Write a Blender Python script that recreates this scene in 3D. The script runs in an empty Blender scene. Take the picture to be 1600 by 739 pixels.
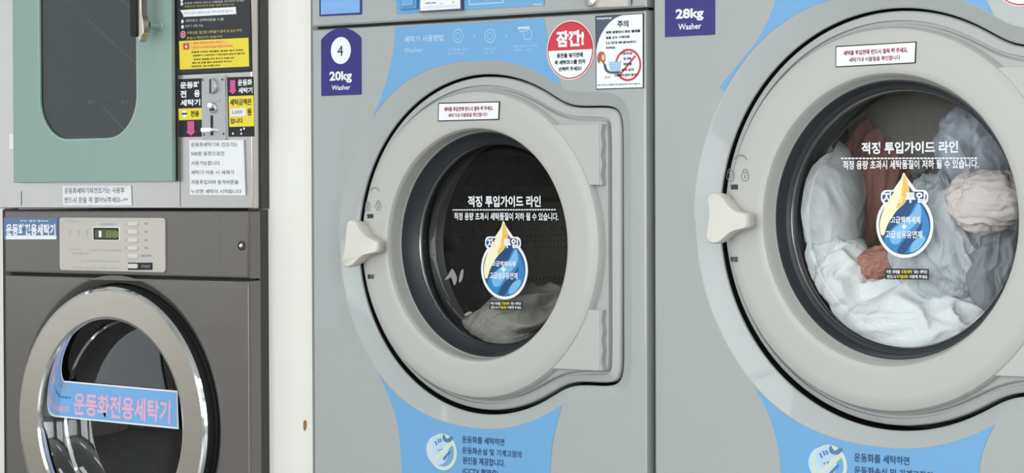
import bpy, bmesh, math, random
from mathutils import Vector, Matrix, noise
from mathutils.geometry import tessellate_polygon
R_ = math.radians
S = bpy.context.scene
C = S.collection

# ------------------------------------------------------------------ camera
F_PX, YAW, PITCH, ROLL, Z0, CAM_Z = 4000.0, R_(38.6), R_(0.94), R_(0.2), 4.28, 1.02
fwd = Vector((-math.sin(YAW)*math.cos(PITCH), math.cos(YAW)*math.cos(PITCH), -math.sin(PITCH)))
rgt0 = Vector((math.cos(YAW), math.sin(YAW), 0)); up0 = rgt0.cross(fwd)
rgt = math.cos(ROLL)*rgt0 - math.sin(ROLL)*up0
upv = math.sin(ROLL)*rgt0 + math.cos(ROLL)*up0
cam_pos = Vector((math.sin(YAW)*Z0, -math.cos(YAW)*Z0, CAM_Z))
cd = bpy.data.cameras.new('camera'); cam = bpy.data.objects.new('camera', cd); C.objects.link(cam)
cd.sensor_width = 36; cd.lens = F_PX/1600*36; cd.clip_end = 60
cam.matrix_world = Matrix(((rgt.x, upv.x, -fwd.x, cam_pos.x), (rgt.y, upv.y, -fwd.y, cam_pos.y),
                           (rgt.z, upv.z, -fwd.z, cam_pos.z), (0, 0, 0, 1)))
S.camera = cam

def P(x, y, Y=0.0):
    """measured photo position -> (X, Z) on the real upright plane at depth Y"""
    d = fwd + rgt*((x-800)/F_PX) + upv*((369.5-y)/F_PX)
    q = cam_pos + d*((Y-cam_pos.y)/d.y)
    return (q.x, q.z)

# ------------------------------------------------------------------ light and exposure
S.view_settings.view_transform = 'Standard'; S.view_settings.look = 'None'
S.view_settings.gamma = 1; S.view_settings.use_curve_mapping = False
S.view_settings.exposure = 0.0
S.cycles.use_denoising = True
S.cycles.max_bounces = 10; S.cycles.transparent_max_bounces = 16
W = bpy.data.worlds.new('sky'); S.world = W; W.use_nodes = True
bg = W.node_tree.nodes['Background']; bg.inputs[0].default_value = (0.80, 0.90, 1.0, 1); bg.inputs[1].default_value = 1.0
WINDOW_W, LED_STRENGTH = 66.0, 5.5
WIN = [(-2.2, -0.1), (0.2, 2.3), (2.6, 4.7)]          # shop-front panes in the wall behind the camera
for i, (a, b) in enumerate(WIN):
    ld = bpy.data.lights.new('daylight_fill', 'AREA'); ld.shape = 'RECTANGLE'; ld.size = b-a-.1; ld.size_y = 1.9
    ld.energy = WINDOW_W; ld.color = (0.985, 0.99, 1.0)
    lo = bpy.data.objects.new('daylight_fill', ld); C.objects.link(lo)
    lo.location = ((a+b)/2, -5.62, 1.40); lo.rotation_euler = (R_(90), 0, 0)

FILL_WIN, EAST_WIN = (-5.1, -2.3), (-4.9, -1.9)                     # left-wall glazing added to brighten the stainless; right-wall glazing
for x, (a, c), e, r in ((-5.12, FILL_WIN, 11.0, -90), (5.32, EAST_WIN, 62.0, 90)):  # left lamp is added fill for the stainless frame and steel door
    ld = bpy.data.lights.new('daylight_fill', 'AREA'); ld.shape = 'RECTANGLE'; ld.size = 1.9; ld.size_y = c-a-.1
    ld.energy = e; ld.color = (1.0, 0.99, 0.975)
    lo = bpy.data.objects.new('daylight_fill', ld); C.objects.link(lo); lo.location = (x, (a+c)/2, 1.40); lo.rotation_euler = (0, R_(r), 0)

# ------------------------------------------------------------------ materials
def lin(c): return tuple(((v/255)/12.92 if v/255 <= .04045 else ((v/255+.055)/1.055)**2.4) for v in c)
MATS = {}
def mat(name, rgb, rough=.5, metal=0., coat=0., bump=0., bscale=60., var=0., vscale=8., emit=None, estr=1., stretch=None, spec=.5, aniso=0.):
    if name in MATS: return MATS[name]
    m = bpy.data.materials.new(name); m.use_nodes = True; nt = m.node_tree; b = nt.nodes['Principled BSDF']
    col = (*lin(rgb), 1)
    b.inputs['Base Color'].default_value = col; b.inputs['Roughness'].default_value = rough
    b.inputs['Metallic'].default_value = metal; b.inputs['Coat Weight'].default_value = coat
    b.inputs['Specular IOR Level'].default_value = spec
    if aniso: b.inputs['Anisotropic'].default_value = aniso
    if emit: b.inputs['Emission Color'].default_value = (*lin(emit), 1); b.inputs['Emission Strength'].default_value = estr
    if bump or var:
        tc = nt.nodes.new('ShaderNodeTexCoord'); mp = nt.nodes.new('ShaderNodeMapping')
        nt.links.new(tc.outputs['Object'], mp.inputs[0])
        if stretch: mp.inputs['Scale'].default_value = stretch
        if bump:
            n = nt.nodes.new('ShaderNodeTexNoise'); n.inputs['Scale'].default_value = bscale; n.inputs['Detail'].default_value = 4
            nt.links.new(mp.outputs[0], n.inputs[0])
            bp = nt.nodes.new('ShaderNodeBump'); bp.inputs['Strength'].default_value = bump; bp.inputs['Distance'].default_value = .004
            nt.links.new(n.outputs[0], bp.inputs['Height']); nt.links.new(bp.outputs[0], b.inputs['Normal'])
        if var:
            n = nt.nodes.new('ShaderNodeTexNoise'); n.inputs['Scale'].default_value = vscale; n.inputs['Detail'].default_value = 3
            nt.links.new(mp.outputs[0], n.inputs[0])
            mx = nt.nodes.new('ShaderNodeMix'); mx.data_type = 'RGBA'
            mx.inputs[6].default_value = tuple(min(1, v*(1-var)) for v in col[:3])+(1,)
            mx.inputs[7].default_value = tuple(min(1, v*(1+var)) for v in col[:3])+(1,)
            nt.links.new(n.outputs[0], mx.inputs[0]); nt.links.new(mx.outputs[2], b.inputs['Base Color'])
    MATS[name] = m; return m

def glass(name, tint=(255, 255, 255), ior=1.45, rough=0.0, extra=0.0):
    m = bpy.data.materials.new(name); m.use_nodes = True; nt = m.node_tree; nt.nodes.clear()
    o = nt.nodes.new('ShaderNodeOutputMaterial'); mx = nt.nodes.new('ShaderNodeMixShader')
    t = nt.nodes.new('ShaderNodeBsdfTransparent'); g = nt.nodes.new('ShaderNodeBsdfGlossy'); f = nt.nodes.new('ShaderNodeFresnel')
    t.inputs[0].default_value = (*lin(tint), 1); g.inputs['Roughness'].default_value = rough; ge = nt.nodes.new('ShaderNodeNewGeometry'); io = nt.nodes.new('ShaderNodeMix'); io.data_type = 'FLOAT'
    io.inputs[2].default_value = ior; io.inputs[3].default_value = 1/ior       # same pane seen from either face
    nt.links.new(ge.outputs['Backfacing'], io.inputs[0]); nt.links.new(io.outputs[0], f.inputs[0])
    ad = nt.nodes.new('ShaderNodeMath'); ad.operation = 'ADD'; ad.inputs[1].default_value = extra
    nt.links.new(f.outputs[0], ad.inputs[0])
    nt.links.new(ad.outputs[0], mx.inputs[0]); nt.links.new(t.outputs[0], mx.inputs[1]); nt.links.new(g.outputs[0], mx.inputs[2])
    nt.links.new(mx.outputs[0], o.inputs[0]); MATS[name] = m; return m

GREY = mat('painted grey steel', (167, 171, 170), .34, 0, .3, .03, 500, .02, 3)
PLATE = mat('door plate grey plastic', (172, 174, 173), .42, bump=.02, bscale=400)
RING = mat('door ring warm grey plastic', (183, 182, 177), .40, bump=.02, bscale=300, var=.015)
CREAM = mat('handle cream plastic', (214, 211, 202), .42, bump=.02, bscale=300)
BLACK = mat('black rubber', (16, 17, 19), .6, bump=.03)
GASKET = mat('dark slate gasket', (46, 51, 56), .38, bump=.02, bscale=200)
STEEL = mat('brushed steel', (200, 191, 180), .30, 1, bump=.02, bscale=60, stretch=(1, 1, 14), var=.06)
STAIN = mat('stainless frame', (205, 200, 196), .32, 1, bump=.03, bscale=14, stretch=(3, 1, .25), var=.05)
CHROME = mat('polished chrome', (225, 226, 228), .06, 1, bump=.01, bscale=30)
SPLASH = glass('dried splash', (120, 120, 116), 1.2); SPLASH.node_tree.nodes['Glossy BSDF'].inputs['Roughness'].default_value = .7; SPLASH.node_tree.nodes['Math'].inputs[1].default_value = .45
DRUM = mat('drum steel', (128, 126, 120), .38, 1, bump=.05, bscale=90, var=.25, vscale=40)
DARKBODY = mat('bronze grey metallic paint', (120, 115, 110), .36, .55, .1, .02, 500, .03, 6)
DARKSIDE = mat('dark side paint', (58, 57, 55), .5, bump=.02)
WHITEP = mat('white wall board', (236, 233, 227), .6, bump=.03, bscale=80, var=.01)
FLOORM = mat('grey vinyl floor', (150, 148, 144), .35, var=.06, vscale=5, bump=.02)
CEILM = mat('white ceiling board', (235, 235, 232), .9, bump=.05, var=.01)
WALLM = mat('off white wall paint', (222, 221, 216), .8, bump=.04, var=.01)
DARKROOM = mat('counter laminate', (92, 84, 78), .5, var=.1)
BLUE = mat('sky blue vinyl', (110, 165, 211), .4, var=.012, vscale=4)
BLUELINE = mat('pale blue print', (186, 214, 238), .5, var=.01)
BLUEDEEP = mat('mid blue print', (92, 150, 204), .45, var=.01)
NAVY = mat('navy vinyl', (46, 42, 122), .42, var=.02)
NAVYTXT = mat('deep navy ink', (24, 50, 92), .5, var=.02)
WHITEV = mat('white vinyl', (238, 240, 244), .45, var=.01)
INK = mat('black ink', (24, 24, 28), .5, var=.02)
GREYINK = mat('grey ink', (110, 112, 116), .5, var=.02)
REDV = mat('red vinyl', (204, 52, 66), .45, var=.02)
REDINK = mat('dark red ink', (150, 40, 50), .5, var=.02)
PINKEDGE = mat('pale pink vinyl', (246, 205, 205), .5, var=.01)
SLATE = mat('slate print', (74, 84, 104), .5, var=.02)
PAPER = mat('white paper', (232, 233, 236), .8, bump=.05, bscale=40, var=.01)
YELLOW = mat('yellow print', (234, 214, 62), .45, var=.02)
GOLD = mat('golden print', (240, 190, 90), .45, var=.05)
CREAMP = mat('pale cream print', (246, 238, 196), .45, var=.02)
ORANGE = mat('orange print', (226, 120, 50), .45, var=.02)
PINK = mat('magenta print', (206, 84, 148), .45, var=.02)
LPINK = mat('pink banner ink', (230, 178, 206), .5, var=.02)
OLIVE = mat('olive yellow print', (176, 168, 84), .5, var=.02)
SILVERINK = mat('silver print', (176, 178, 188), .5, var=.02)
SKIN = mat('printed peach', (240, 190, 160), .5, var=.01)
HAIR = mat('printed brown', (170, 96, 66), .5, var=.02)
DROPB = mat('drop mid blue', (44, 128, 190), .4, var=.03)
DROPD = mat('drop dark blue', (16, 66, 116), .4, var=.03)
DROPL = mat('drop light blue', (120, 182, 226), .4, var=.03)
PANELG = mat('control panel beige grey', (196, 190, 182), .45, bump=.02, var=.01)
LCDM = mat('olive lcd', (74, 82, 48), .3, var=.05)
LCDON = mat('lcd segment', (128, 140, 70), .4, emit=(128, 140, 70), estr=.05)
BUTTON = mat('button grey', (212, 208, 202), .4, var=.01)
GREEN = mat('sage green paint', (142, 166, 157), .5, bump=.03, bscale=300, var=.015)
GREENEDGE = mat('sage green trim', (154, 182, 172), .4, var=.01)
COINP = mat('coin plate zinc', (186, 186, 186), .36, .6, bump=.03, bscale=200, var=.02)
GLINT = mat('glint steel', (150, 150, 148), .22, 1, var=.05)
CHAMB = mat('chamber steel', (150, 156, 156), .3, 1, bump=.1, bscale=12, stretch=(1, 1, .4), var=.15)
TUB = mat('dark tub', (30, 30, 31), .45, bump=.04, var=.1)
STAINDOT = mat('rust stain', (150, 110, 70), .7, var=.1)
nt = DRUM.node_tree; bs = nt.nodes['Principled BSDF']; tc = nt.nodes.new('ShaderNodeTexCoord'); vo = nt.nodes.new('ShaderNodeTexVoronoi'); vo.inputs['Scale'].default_value = 85; vo.inputs['Randomness'].default_value = .15
nt.links.new(tc.outputs['Object'], vo.inputs[0]); cr = nt.nodes.new('ShaderNodeValToRGB'); cr.color_ramp.elements[0].position = .16; cr.color_ramp.elements[1].position = .22
cr.color_ramp.elements[0].color = (.01, .01, .01, 1); cr.color_ramp.elements[1].color = (1, 1, 1, 1); nt.links.new(vo.outputs['Distance'], cr.inputs[0])
mu = nt.nodes.new('ShaderNodeMix'); mu.data_type = 'RGBA'; mu.blend_type = 'MULTIPLY'; mu.inputs[0].default_value = 1
old = bs.inputs['Base Color'].links[0].from_socket; nt.links.new(old, mu.inputs[6]); nt.links.new(cr.outputs[0], mu.inputs[7]); nt.links.new(mu.outputs[2], bs.inputs['Base Color'])
DOORGLASS = glass('door glass', (245, 247, 246), 1.45)
TINTGLASS = glass('tinted dryer glass', (166, 188, 182), 1.5, .02, .015)
SMOKED = glass('smoked washer glass', (150, 146, 148), 1.5, .01, .05)
PANE = glass('shop window glass', (250, 252, 252), 1.2)
LED = mat('led diffuser', (245, 246, 250), .6, emit=(252, 253, 255), estr=LED_STRENGTH)
def fabric(name, rgb, weave=900, crease=.5, cscale=14, stretch=None, trans=.15):
    m = mat(name, rgb, .9, var=.03, vscale=20, spec=.2)
    nt = m.node_tree; b = nt.nodes['Principled BSDF']
    tc = nt.nodes.new('ShaderNodeTexCoord'); mp = nt.nodes.new('ShaderNodeMapping'); nt.links.new(tc.outputs['Object'], mp.inputs[0])
    if stretch: mp.inputs['Scale'].default_value = stretch
    n = nt.nodes.new('ShaderNodeTexNoise'); n.inputs['Scale'].default_value = cscale; n.inputs['Detail'].default_value = 5
    n.inputs['Distortion'].default_value = 1.2
    nt.links.new(mp.outputs[0], n.inputs[0])
    bp = nt.nodes.new('ShaderNodeBump'); bp.inputs['Strength'].default_value = crease; bp.inputs['Distance'].default_value = .02
    nt.links.new(n.outputs[0], bp.inputs['Height']); nt.links.new(bp.outputs[0], b.inputs['Normal'])
    return m

# ------------------------------------------------------------------ mesh toolkit
ROOTLOC = {}
class MB:
    def __init__(s): s.v, s.f, s.m, s.mats = [], [], [], []
    def mi(s, m):
        if m not in s.mats: s.mats.append(m)
        return s.mats.index(m)
    def add(s, vs, fs, m):
        o = len(s.v); k = s.mi(m); s.v += [tuple(p) for p in vs]
        for f in fs: s.f.append(tuple(i+o for i in f)); s.m.append(k)
    def box(s, x0, x1, y0, y1, z0, z1, m):
        vs = [(x, y, z) for x in (x0, x1) for y in (y0, y1) for z in (z0, z1)]
        s.add(vs, [(0, 1, 3, 2), (4, 6, 7, 5), (0, 4, 5, 1), (2, 3, 7, 6), (0, 2, 6, 4), (1, 5, 7, 3)], m)
    def prism(s, pts, y0, y1, m, holes=()):
        loops = [list(pts)]+[list(h) for h in holes]
        tri = tessellate_polygon([[Vector((a, b, 0)) for a, b in l] for l in loops])
        flat = [p for l in loops for p in l]; n = len(flat)
        vs = [(a, y0, b) for a, b in flat]+[(a, y1, b) for a, b in flat]
        fs = [t for t in tri]+[tuple(i+n for i in reversed(t)) for t in tri]
        o = 0
        for l in loops:
            k = len(l)
            for i in range(k):
                j = (i+1) % k; fs.append((o+i, o+j, o+j+n, o+i+n))
            o += k
        s.add(vs, fs, m)
    def flat(s, pts, y, m, holes=()):
        loops = [list(pts)]+[list(h) for h in holes]
        tri = tessellate_polygon([[Vector((a, b, 0)) for a, b in l] for l in loops])
        s.add([(a, y, b) for l in loops for a, b in l], tri, m)
    def loft(s, loops, m, close=True, cap0=False, cap1=False):
        n = len(loops[0]); vs = [p for l in loops for p in l]; fs = []
        for k in range(len(loops)-1):
            for i in range(n if close else n-1):
                j = (i+1) % n; fs.append((k*n+i, k*n+j, (k+1)*n+j, (k+1)*n+i))
        if cap0: fs.append(tuple(range(n)))
        if cap1: fs.append(tuple(reversed(range((len(loops)-1)*n, len(loops)*n))))
        s.add(vs, fs, m)
    def lathe(s, cx, cz, prof, m, n=160, cap1=False, cap0=False):
        s.loft([[(cx+r*math.cos(2*math.pi*i/n), y, cz+r*math.sin(2*math.pi*i/n)) for i in range(n)] for r, y in prof], m, cap1=cap1, cap0=cap0)
    def tube(s, path, r, m, n=12):
        path = [Vector(p) for p in path]; loops = []
        for i, p in enumerate(path):
            t = (path[min(i+1, len(path)-1)]-path[max(i-1, 0)]).normalized()
            a = t.orthogonal().normalized() if i == 0 else (a-t*a.dot(t)).normalized()
            b = t.cross(a); rr = r[i] if isinstance(r, (list, tuple)) else r
            loops.append([tuple(p+a*rr*math.cos(2*math.pi*k/n)+b*rr*math.sin(2*math.pi*k/n)) for k in range(n)])
        s.loft(loops, m, cap0=True, cap1=True)
    def build(s, name, parent=None, bevel=0, seg=2, ang=35, label=None, recalc=True, origin=None, wn=False):
        loc = Vector((0, 0, 0)); p = parent
        if p is not None: loc = ROOTLOC[p.name]
        elif origin: loc = Vector(origin)
        me = bpy.data.meshes.new(name); me.from_pydata([tuple(Vector(q)-loc) for q in s.v], [], s.f)
        for m in s.mats: me.materials.append(m)
        me.polygons.foreach_set('material_index', s.m); me.update()
        if recalc:
            bm = bmesh.new(); bm.from_mesh(me); bmesh.ops.recalc_face_normals(bm, faces=bm.faces); bm.to_mesh(me); bm.free()
        me.polygons.foreach_set('use_smooth', [True]*len(me.polygons)); me.set_sharp_from_angle(angle=R_(ang)); me.update()
        o = bpy.data.objects.new(name, me); C.objects.link(o); ROOTLOC[o.name] = loc
        if parent is not None: o.parent = parent
        else: o.location = loc
        if bevel:
            b = o.modifiers.new('bevel', 'BEVEL'); b.width = bevel; b.segments = seg; b.limit_method = 'ANGLE'; b.angle_limit = R_(40)
        if wn: q = o.modifiers.new('even_shading', 'WEIGHTED_NORMAL'); q.keep_sharp = True; q.weight = 100
        if label: o['label'] = label
        return o

def thing(name, label, cat, loc, group=None):
    o = bpy.data.objects.new(name, None); C.objects.link(o); o.location = loc; ROOTLOC[o.name] = Vector(loc)
    o.empty_display_size = .1; o['label'] = label; o['category'] = cat
    if group: o['group'] = group
    return o
def tag(o, label, cat, group=None):
    o['label'] = label; o['category'] = cat
    if group: o['group'] = group
    return o
def struct(o, label=None):
    o['kind'] = 'structure'
    if label: o['label'] = label
    return o

_T = {}
def glyphs(txt, bold=0.0):
    key = (txt, bold)
    if key in _T: return _T[key]
    cu = bpy.data.curves.new('lettering', 'FONT'); cu.body = txt; cu.size = 1; cu.offset = bold; cu.resolution_u = 3
    ob = bpy.data.objects.new('lettering', cu); C.objects.link(ob)
    dg = bpy.context.evaluated_depsgraph_get(); dg.update()
    me = bpy.data.meshes.new_from_object(ob.evaluated_get(dg))
    vs = [(v.co.x, v.co.y) for v in me.vertices]; fs = [tuple(p.vertices) for p in me.polygons]
    bpy.data.objects.remove(ob); bpy.data.curves.remove(cu); bpy.data.meshes.remove(me)
    xs = [p[0] for p in vs] or [0, 1]; ys = [p[1] for p in vs] or [0, 1]
    x0, x1, y0, y1 = min(xs), max(xs), min(ys), max(ys)
    vs = [((a-x0)/max(x1-x0, 1e-6), (b-y0)/max(y1-y0, 1e-6)) for a, b in vs]
    _T[key] = (vs, fs); return _T[key]

class Sheet(MB):
    """flat printed sheet on the plane Y (layers 0.25 mm apart towards the room)"""
    def __init__(s, Y): super().__init__(); s.Y = Y
    def y(s, k): return s.Y-.0005*k
    def poly(s, px, m, k=0, thick=0):
        pts = [P(x, y, s.Y) for x, y in px]
        s.world(pts, m, k, thick)
    def world(s, pts, m, k=0, thick=0, holes=()):
        if thick: s.prism(pts, s.y(k), s.y(k)+thick, m, holes)
        else: s.flat(pts, s.y(k), m, holes)
    def txt(s, t, x0, x1, yt, yb, m, k=1, bold=.0, x1r=None):
        """axis-aligned line of lettering: x0..x1 across, yt..yb read at its left end"""
        X0, Zt = P(x0, yt, s.Y); _, Zb = P(x0, yb, s.Y); X1, _ = P(x1, (yt+yb)/2, s.Y)
        vs, fs = glyphs(t, bold)
        s.add([(X0+(X1-X0)*a, s.y(k), Zb+(Zt-Zb)*b) for a, b in vs], fs, m)
    def txtq(s, t, q, m, k=1, bold=0.):
        """lettering in a measured quad TL, TR, BR, BL"""
        tl, tr, br, bl = [Vector(P(x, y, s.Y)) for x, y in q]
        vs, fs = glyphs(t, bold)
        out = []
        for a, b in vs:
            p = (bl*(1-a)+br*a)*(1-b)+(tl*(1-a)+tr*a)*b; out.append((p.x, s.y(k), p.y))
        s.add(out, fs, m)
    def circ(s, px, py, r, m, k=0, r2=0, n=56, a0=0, a1=360, sx=1.):
        cx, cz = P(px, py, s.Y); s.circw(cx, cz, r, m, k, r2, n, a0, a1, sx)
    def circw(s, cx, cz, r, m, k=0, r2=0, n=56, a0=0, a1=360, sx=1.):
        A = [R_(a0+(a1-a0)*i/n) for i in range(n+1)]
        o = [(cx+sx*r*math.cos(a), cz+r*math.sin(a)) for a in A]
        if r2:
            vs = [(a, s.y(k), b) for a, b in o]+[(cx+sx*r2*math.cos(a), s.y(k), cz+r2*math.sin(a)) for a in A]
            s.add(vs, [(i, i+1, n+2+i, n+1+i) for i in range(n)], m)
        else:
            if a1-a0 >= 360: o = o[:-1]
            s.flat(o, s.y(k), m)
    def line(s, p, q, w, m, k=1):
        a = Vector(P(*p, s.Y)); b = Vector(P(*q, s.Y)); d = (b-a).normalized(); n = Vector((-d.y, d.x))*w/2
        s.flat([tuple(a+n), tuple(b+n), tuple(b-n), tuple(a-n)], s.y(k), m)
    def dash(s, p, q, w, m, n, k=1, fill=.6):
        for i in range(n):
            t0 = i/n; t1 = (i+fill)/n
            s.line((p[0]+(q[0]-p[0])*t0, p[1]+(q[1]-p[1])*t0), (p[0]+(q[0]-p[0])*t1, p[1]+(q[1]-p[1])*t1), w, m, k)

def rrect(x0, x1, z0, z1, r, n=6):
    out = []
    for cx, cz, a in ((x1-r, z1-r, 0), (x0+r, z1-r, 90), (x0+r, z0+r, 180), (x1-r, z0+r, 270)):
        for i in range(n+1):
            t = R_(a+90*i/n); out.append((cx+r*math.cos(t), cz+r*math.sin(t)))
    return out
def catmull(pts, n=8, closed=True):
    k = len(pts); out = []
    for i in range(k if closed else k-1):
        g = lambda j: pts[j % k] if closed else pts[max(0, min(k-1, j))]
        p0, p1, p2, p3 = g(i-1), g(i), g(i+1), g(i+2)
        for j in range(n):
            t = j/n
            out.append(tuple(.5*((2*p1[c])+(-p0[c]+p2[c])*t+(2*p0[c]-5*p1[c]+4*p2[c]-p3[c])*t*t+(-p0[c]+3*p1[c]-3*p2[c]+p3[c])*t**3) for c in (0, 1)))
    if not closed: out.append(tuple(pts[-1]))
    return out

# ------------------------------------------------------------------ the room
RX0, RX1, RY0, RY1, RZ = -5.0, 5.2, -5.5, 1.0, 2.65
b = MB(); b.box(RX0-.1, RX1+.1, RY0-.1, RY1+.1, -.1, 0, FLOORM); struct(b.build('floor'))
b = MB(); b.box(RX0-.1, RX1+.1, RY0-.1, RY1+.1, RZ, RZ+.1, CEILM); struct(b.build('ceiling'))
b = MB(); b.box(RX0-.1, RX1+.1, RY1, RY1+.1, 0, RZ, WALLM); struct(b.build('wall_back'))
for nm, X, (a, c), wn_ in (('wall_left', RX0-.1, FILL_WIN, 'window_4'), ('wall_right', RX1, EAST_WIN, 'window_5')):  # left window is made up, something bright for the stainless to reflect
    b = MB(); b.box(X, X+.1, RY0, a, 0, RZ, WALLM); b.box(X, X+.1, c, RY1, 0, RZ, WALLM)
    b.box(X, X+.1, a, c, 0, .40, WALLM); b.box(X, X+.1, a, c, 2.4, RZ, WALLM); struct(b.build(nm))
    b = MB(); p, q = X+.03, X+.08
    for y0, y1, z0, z1 in ((a, a+.05, .4, 2.4), (c-.05, c, .4, 2.4), (a+.05, c-.05, .4, .45), (a+.05, c-.05, 2.35, 2.4)): b.box(p, q, y0, y1, z0, z1, DARKSIDE)
    w = struct(b.build(wn_)); g = MB(); g.box(X+.052, X+.058, a+.05, c-.05, .45, 2.35, PANE); g.build('pane', w)
b = MB(); xs = [RX0]+[v for w in WIN for v in w]+[RX1]
b.box(RX0, RX1, RY0-.1, RY0, 0, .40, WALLM); b.box(RX0, RX1, RY0-.1, RY0, 2.4, RZ, WALLM)
for i in range(0, len(xs), 2): b.box(xs[i], xs[i+1], RY0-.1, RY0, .40, 2.4, WALLM)
struct(b.build('wall_front'))
for i, (a, c) in enumerate(WIN):
    b = MB(); b.prism([(a, .40), (c, .40), (c, 2.4), (a, 2.4)], RY0-.07, RY0-.02, DARKSIDE, [[(a+.05, .45), (c-.05, .45), (c-.05, 2.35), (a+.05, 2.35)]])
    b.box((a+c)/2-.02, (a+c)/2+.02, RY0-.065, RY0-.025, .45, 2.35, DARKSIDE)
    w = struct(b.build('window_%d' % (i+1)))
    g = MB(); g.box(a+.05, c-.05, RY0-.048, RY0-.042, .45, 2.35, PANE); g.build('pane', w)
for i, (x, y) in enumerate([(-2.6, -1.6), (0.0, -1.6), (2.6, -1.6), (-2.6, -3.9), (0.0, -3.9), (2.6, -3.9)]):
    t = thing('ceiling_light', 'long white panel lamp on the ceiling of the laundry', 'ceiling light', (x, y, RZ), 'ceiling panel lamps')
    b = MB(); b.prism([(x-.64, RZ-.05), (x+.64, RZ-.05), (x+.64, RZ), (x-.64, RZ)], y-.19, y-.17, WHITEP)
    b.box(x-.64, x+.64, y+.17, y+.19, RZ-.05, RZ, WHITEP); b.box(x-.64, x-.62, y-.17, y+.17, RZ-.05, RZ, WHITEP)
    b.box(x+.62, x+.64, y-.17, y+.17, RZ-.05, RZ, WHITEP); b.build('frame', t)
    b = MB(); b.box(x-.62, x+.62, y-.17, y+.17, RZ-.045, RZ-.03, LED); b.build('diffuser', t)

# ------------------------------------------------------------------ washers
def outline(cx, cz, R, xr, z1, z2, N=480, sig=5.6):
    pts = []
    for i in range(2880):
        a = 2*math.pi*i/2880; dx, dz = math.cos(a), math.sin(a); r = R
        if dx > 1e-6:
            t = (xr-cx)/dx
            if dz > 1e-9: t = min(t, (z2-cz)/dz)
            elif dz < -1e-9: t = min(t, (z1-cz)/dz)
            r = max(R, t)
        pts.append((cx+r*dx, cz+r*dz))
    L = [0]
    for i in range(1, len(pts)+1):
        p, q = pts[i-1], pts[i % len(pts)]; L.append(L[-1]+math.hypot(q[0]-p[0], q[1]-p[1]))
    res = []; j = 0
    for k in range(N):
        s = L[-1]*k/N
        while L[j+1] < s: j += 1
        t = (s-L[j])/(L[j+1]-L[j]); p, q = pts[j], pts[(j+1) % len(pts)]
        res.append((p[0]+(q[0]-p[0])*t, p[1]+(q[1]-p[1])*t))
    K = [math.exp(-.5*(d/sig)**2) for d in range(-18, 19)]; ks = sum(K)
    sm = [(sum(K[d+18]*res[(i+d) % N][0] for d in range(-18, 19))/ks, sum(K[d+18]*res[(i+d) % N][1] for d in range(-18, 19))/ks) for i in range(N)]
    nor = []
    for i in range(N):
        p, q = sm[i-1], sm[(i+1) % N]; tx, tz = q[0]-p[0], q[1]-p[1]; l = math.hypot(tx, tz); nor.append((tz/l, -tx/l))
    return sm, nor
def off(ol, d, y):
    d = d if isinstance(d, list) else [d]*len(ol[0])
    return [(p[0]+n[0]*e, y, p[1]+n[1]*e) for p, n, e in zip(ol[0], ol[1], d)]
def offs(ol, d, y, it=40):
    l = [(p[0], p[2]) for p in off(ol, d, y)]
    for _ in range(it): l = [((l[i-1][0]+2*l[i][0]+l[(i+1) % len(l)][0])/4, (l[i-1][1]+2*l[i][1]+l[(i+1) % len(l)][1])/4) for i in range(len(l))]
    return [(a, y, b) for a, b in l]
def rect_for(ol, cx, cz, x0, x1, z0, z1, y):
    out = []
    for p in ol[0]:
        dx, dz = p[0]-cx, p[1]-cz
        t = min(((x1-cx)/dx if dx > 0 else (x0-cx)/dx) if abs(dx) > 1e-9 else 1e9, ((z1-cz)/dz if dz > 0 else (z0-cz)/dz) if abs(dz) > 1e-9 else 1e9)
        out.append([cx+dx*t, y, cz+dz*t])
    for X in (x0, x1):
        for Z in (z0, z1):
            k = min(range(len(out)), key=lambda i: (out[i][0]-X)**2+(out[i][2]-Z)**2); out[k] = [X, y, Z]
    return [tuple(p) for p in out]
def circ_for(ol, cx, cz, r, y):
    return [(cx+r*(p[0]-cx)/math.hypot(p[0]-cx, p[1]-cz), y, cz+r*(p[1]-cz)/math.hypot(p[0]-cx, p[1]-cz)) for p in ol[0]]

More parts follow.
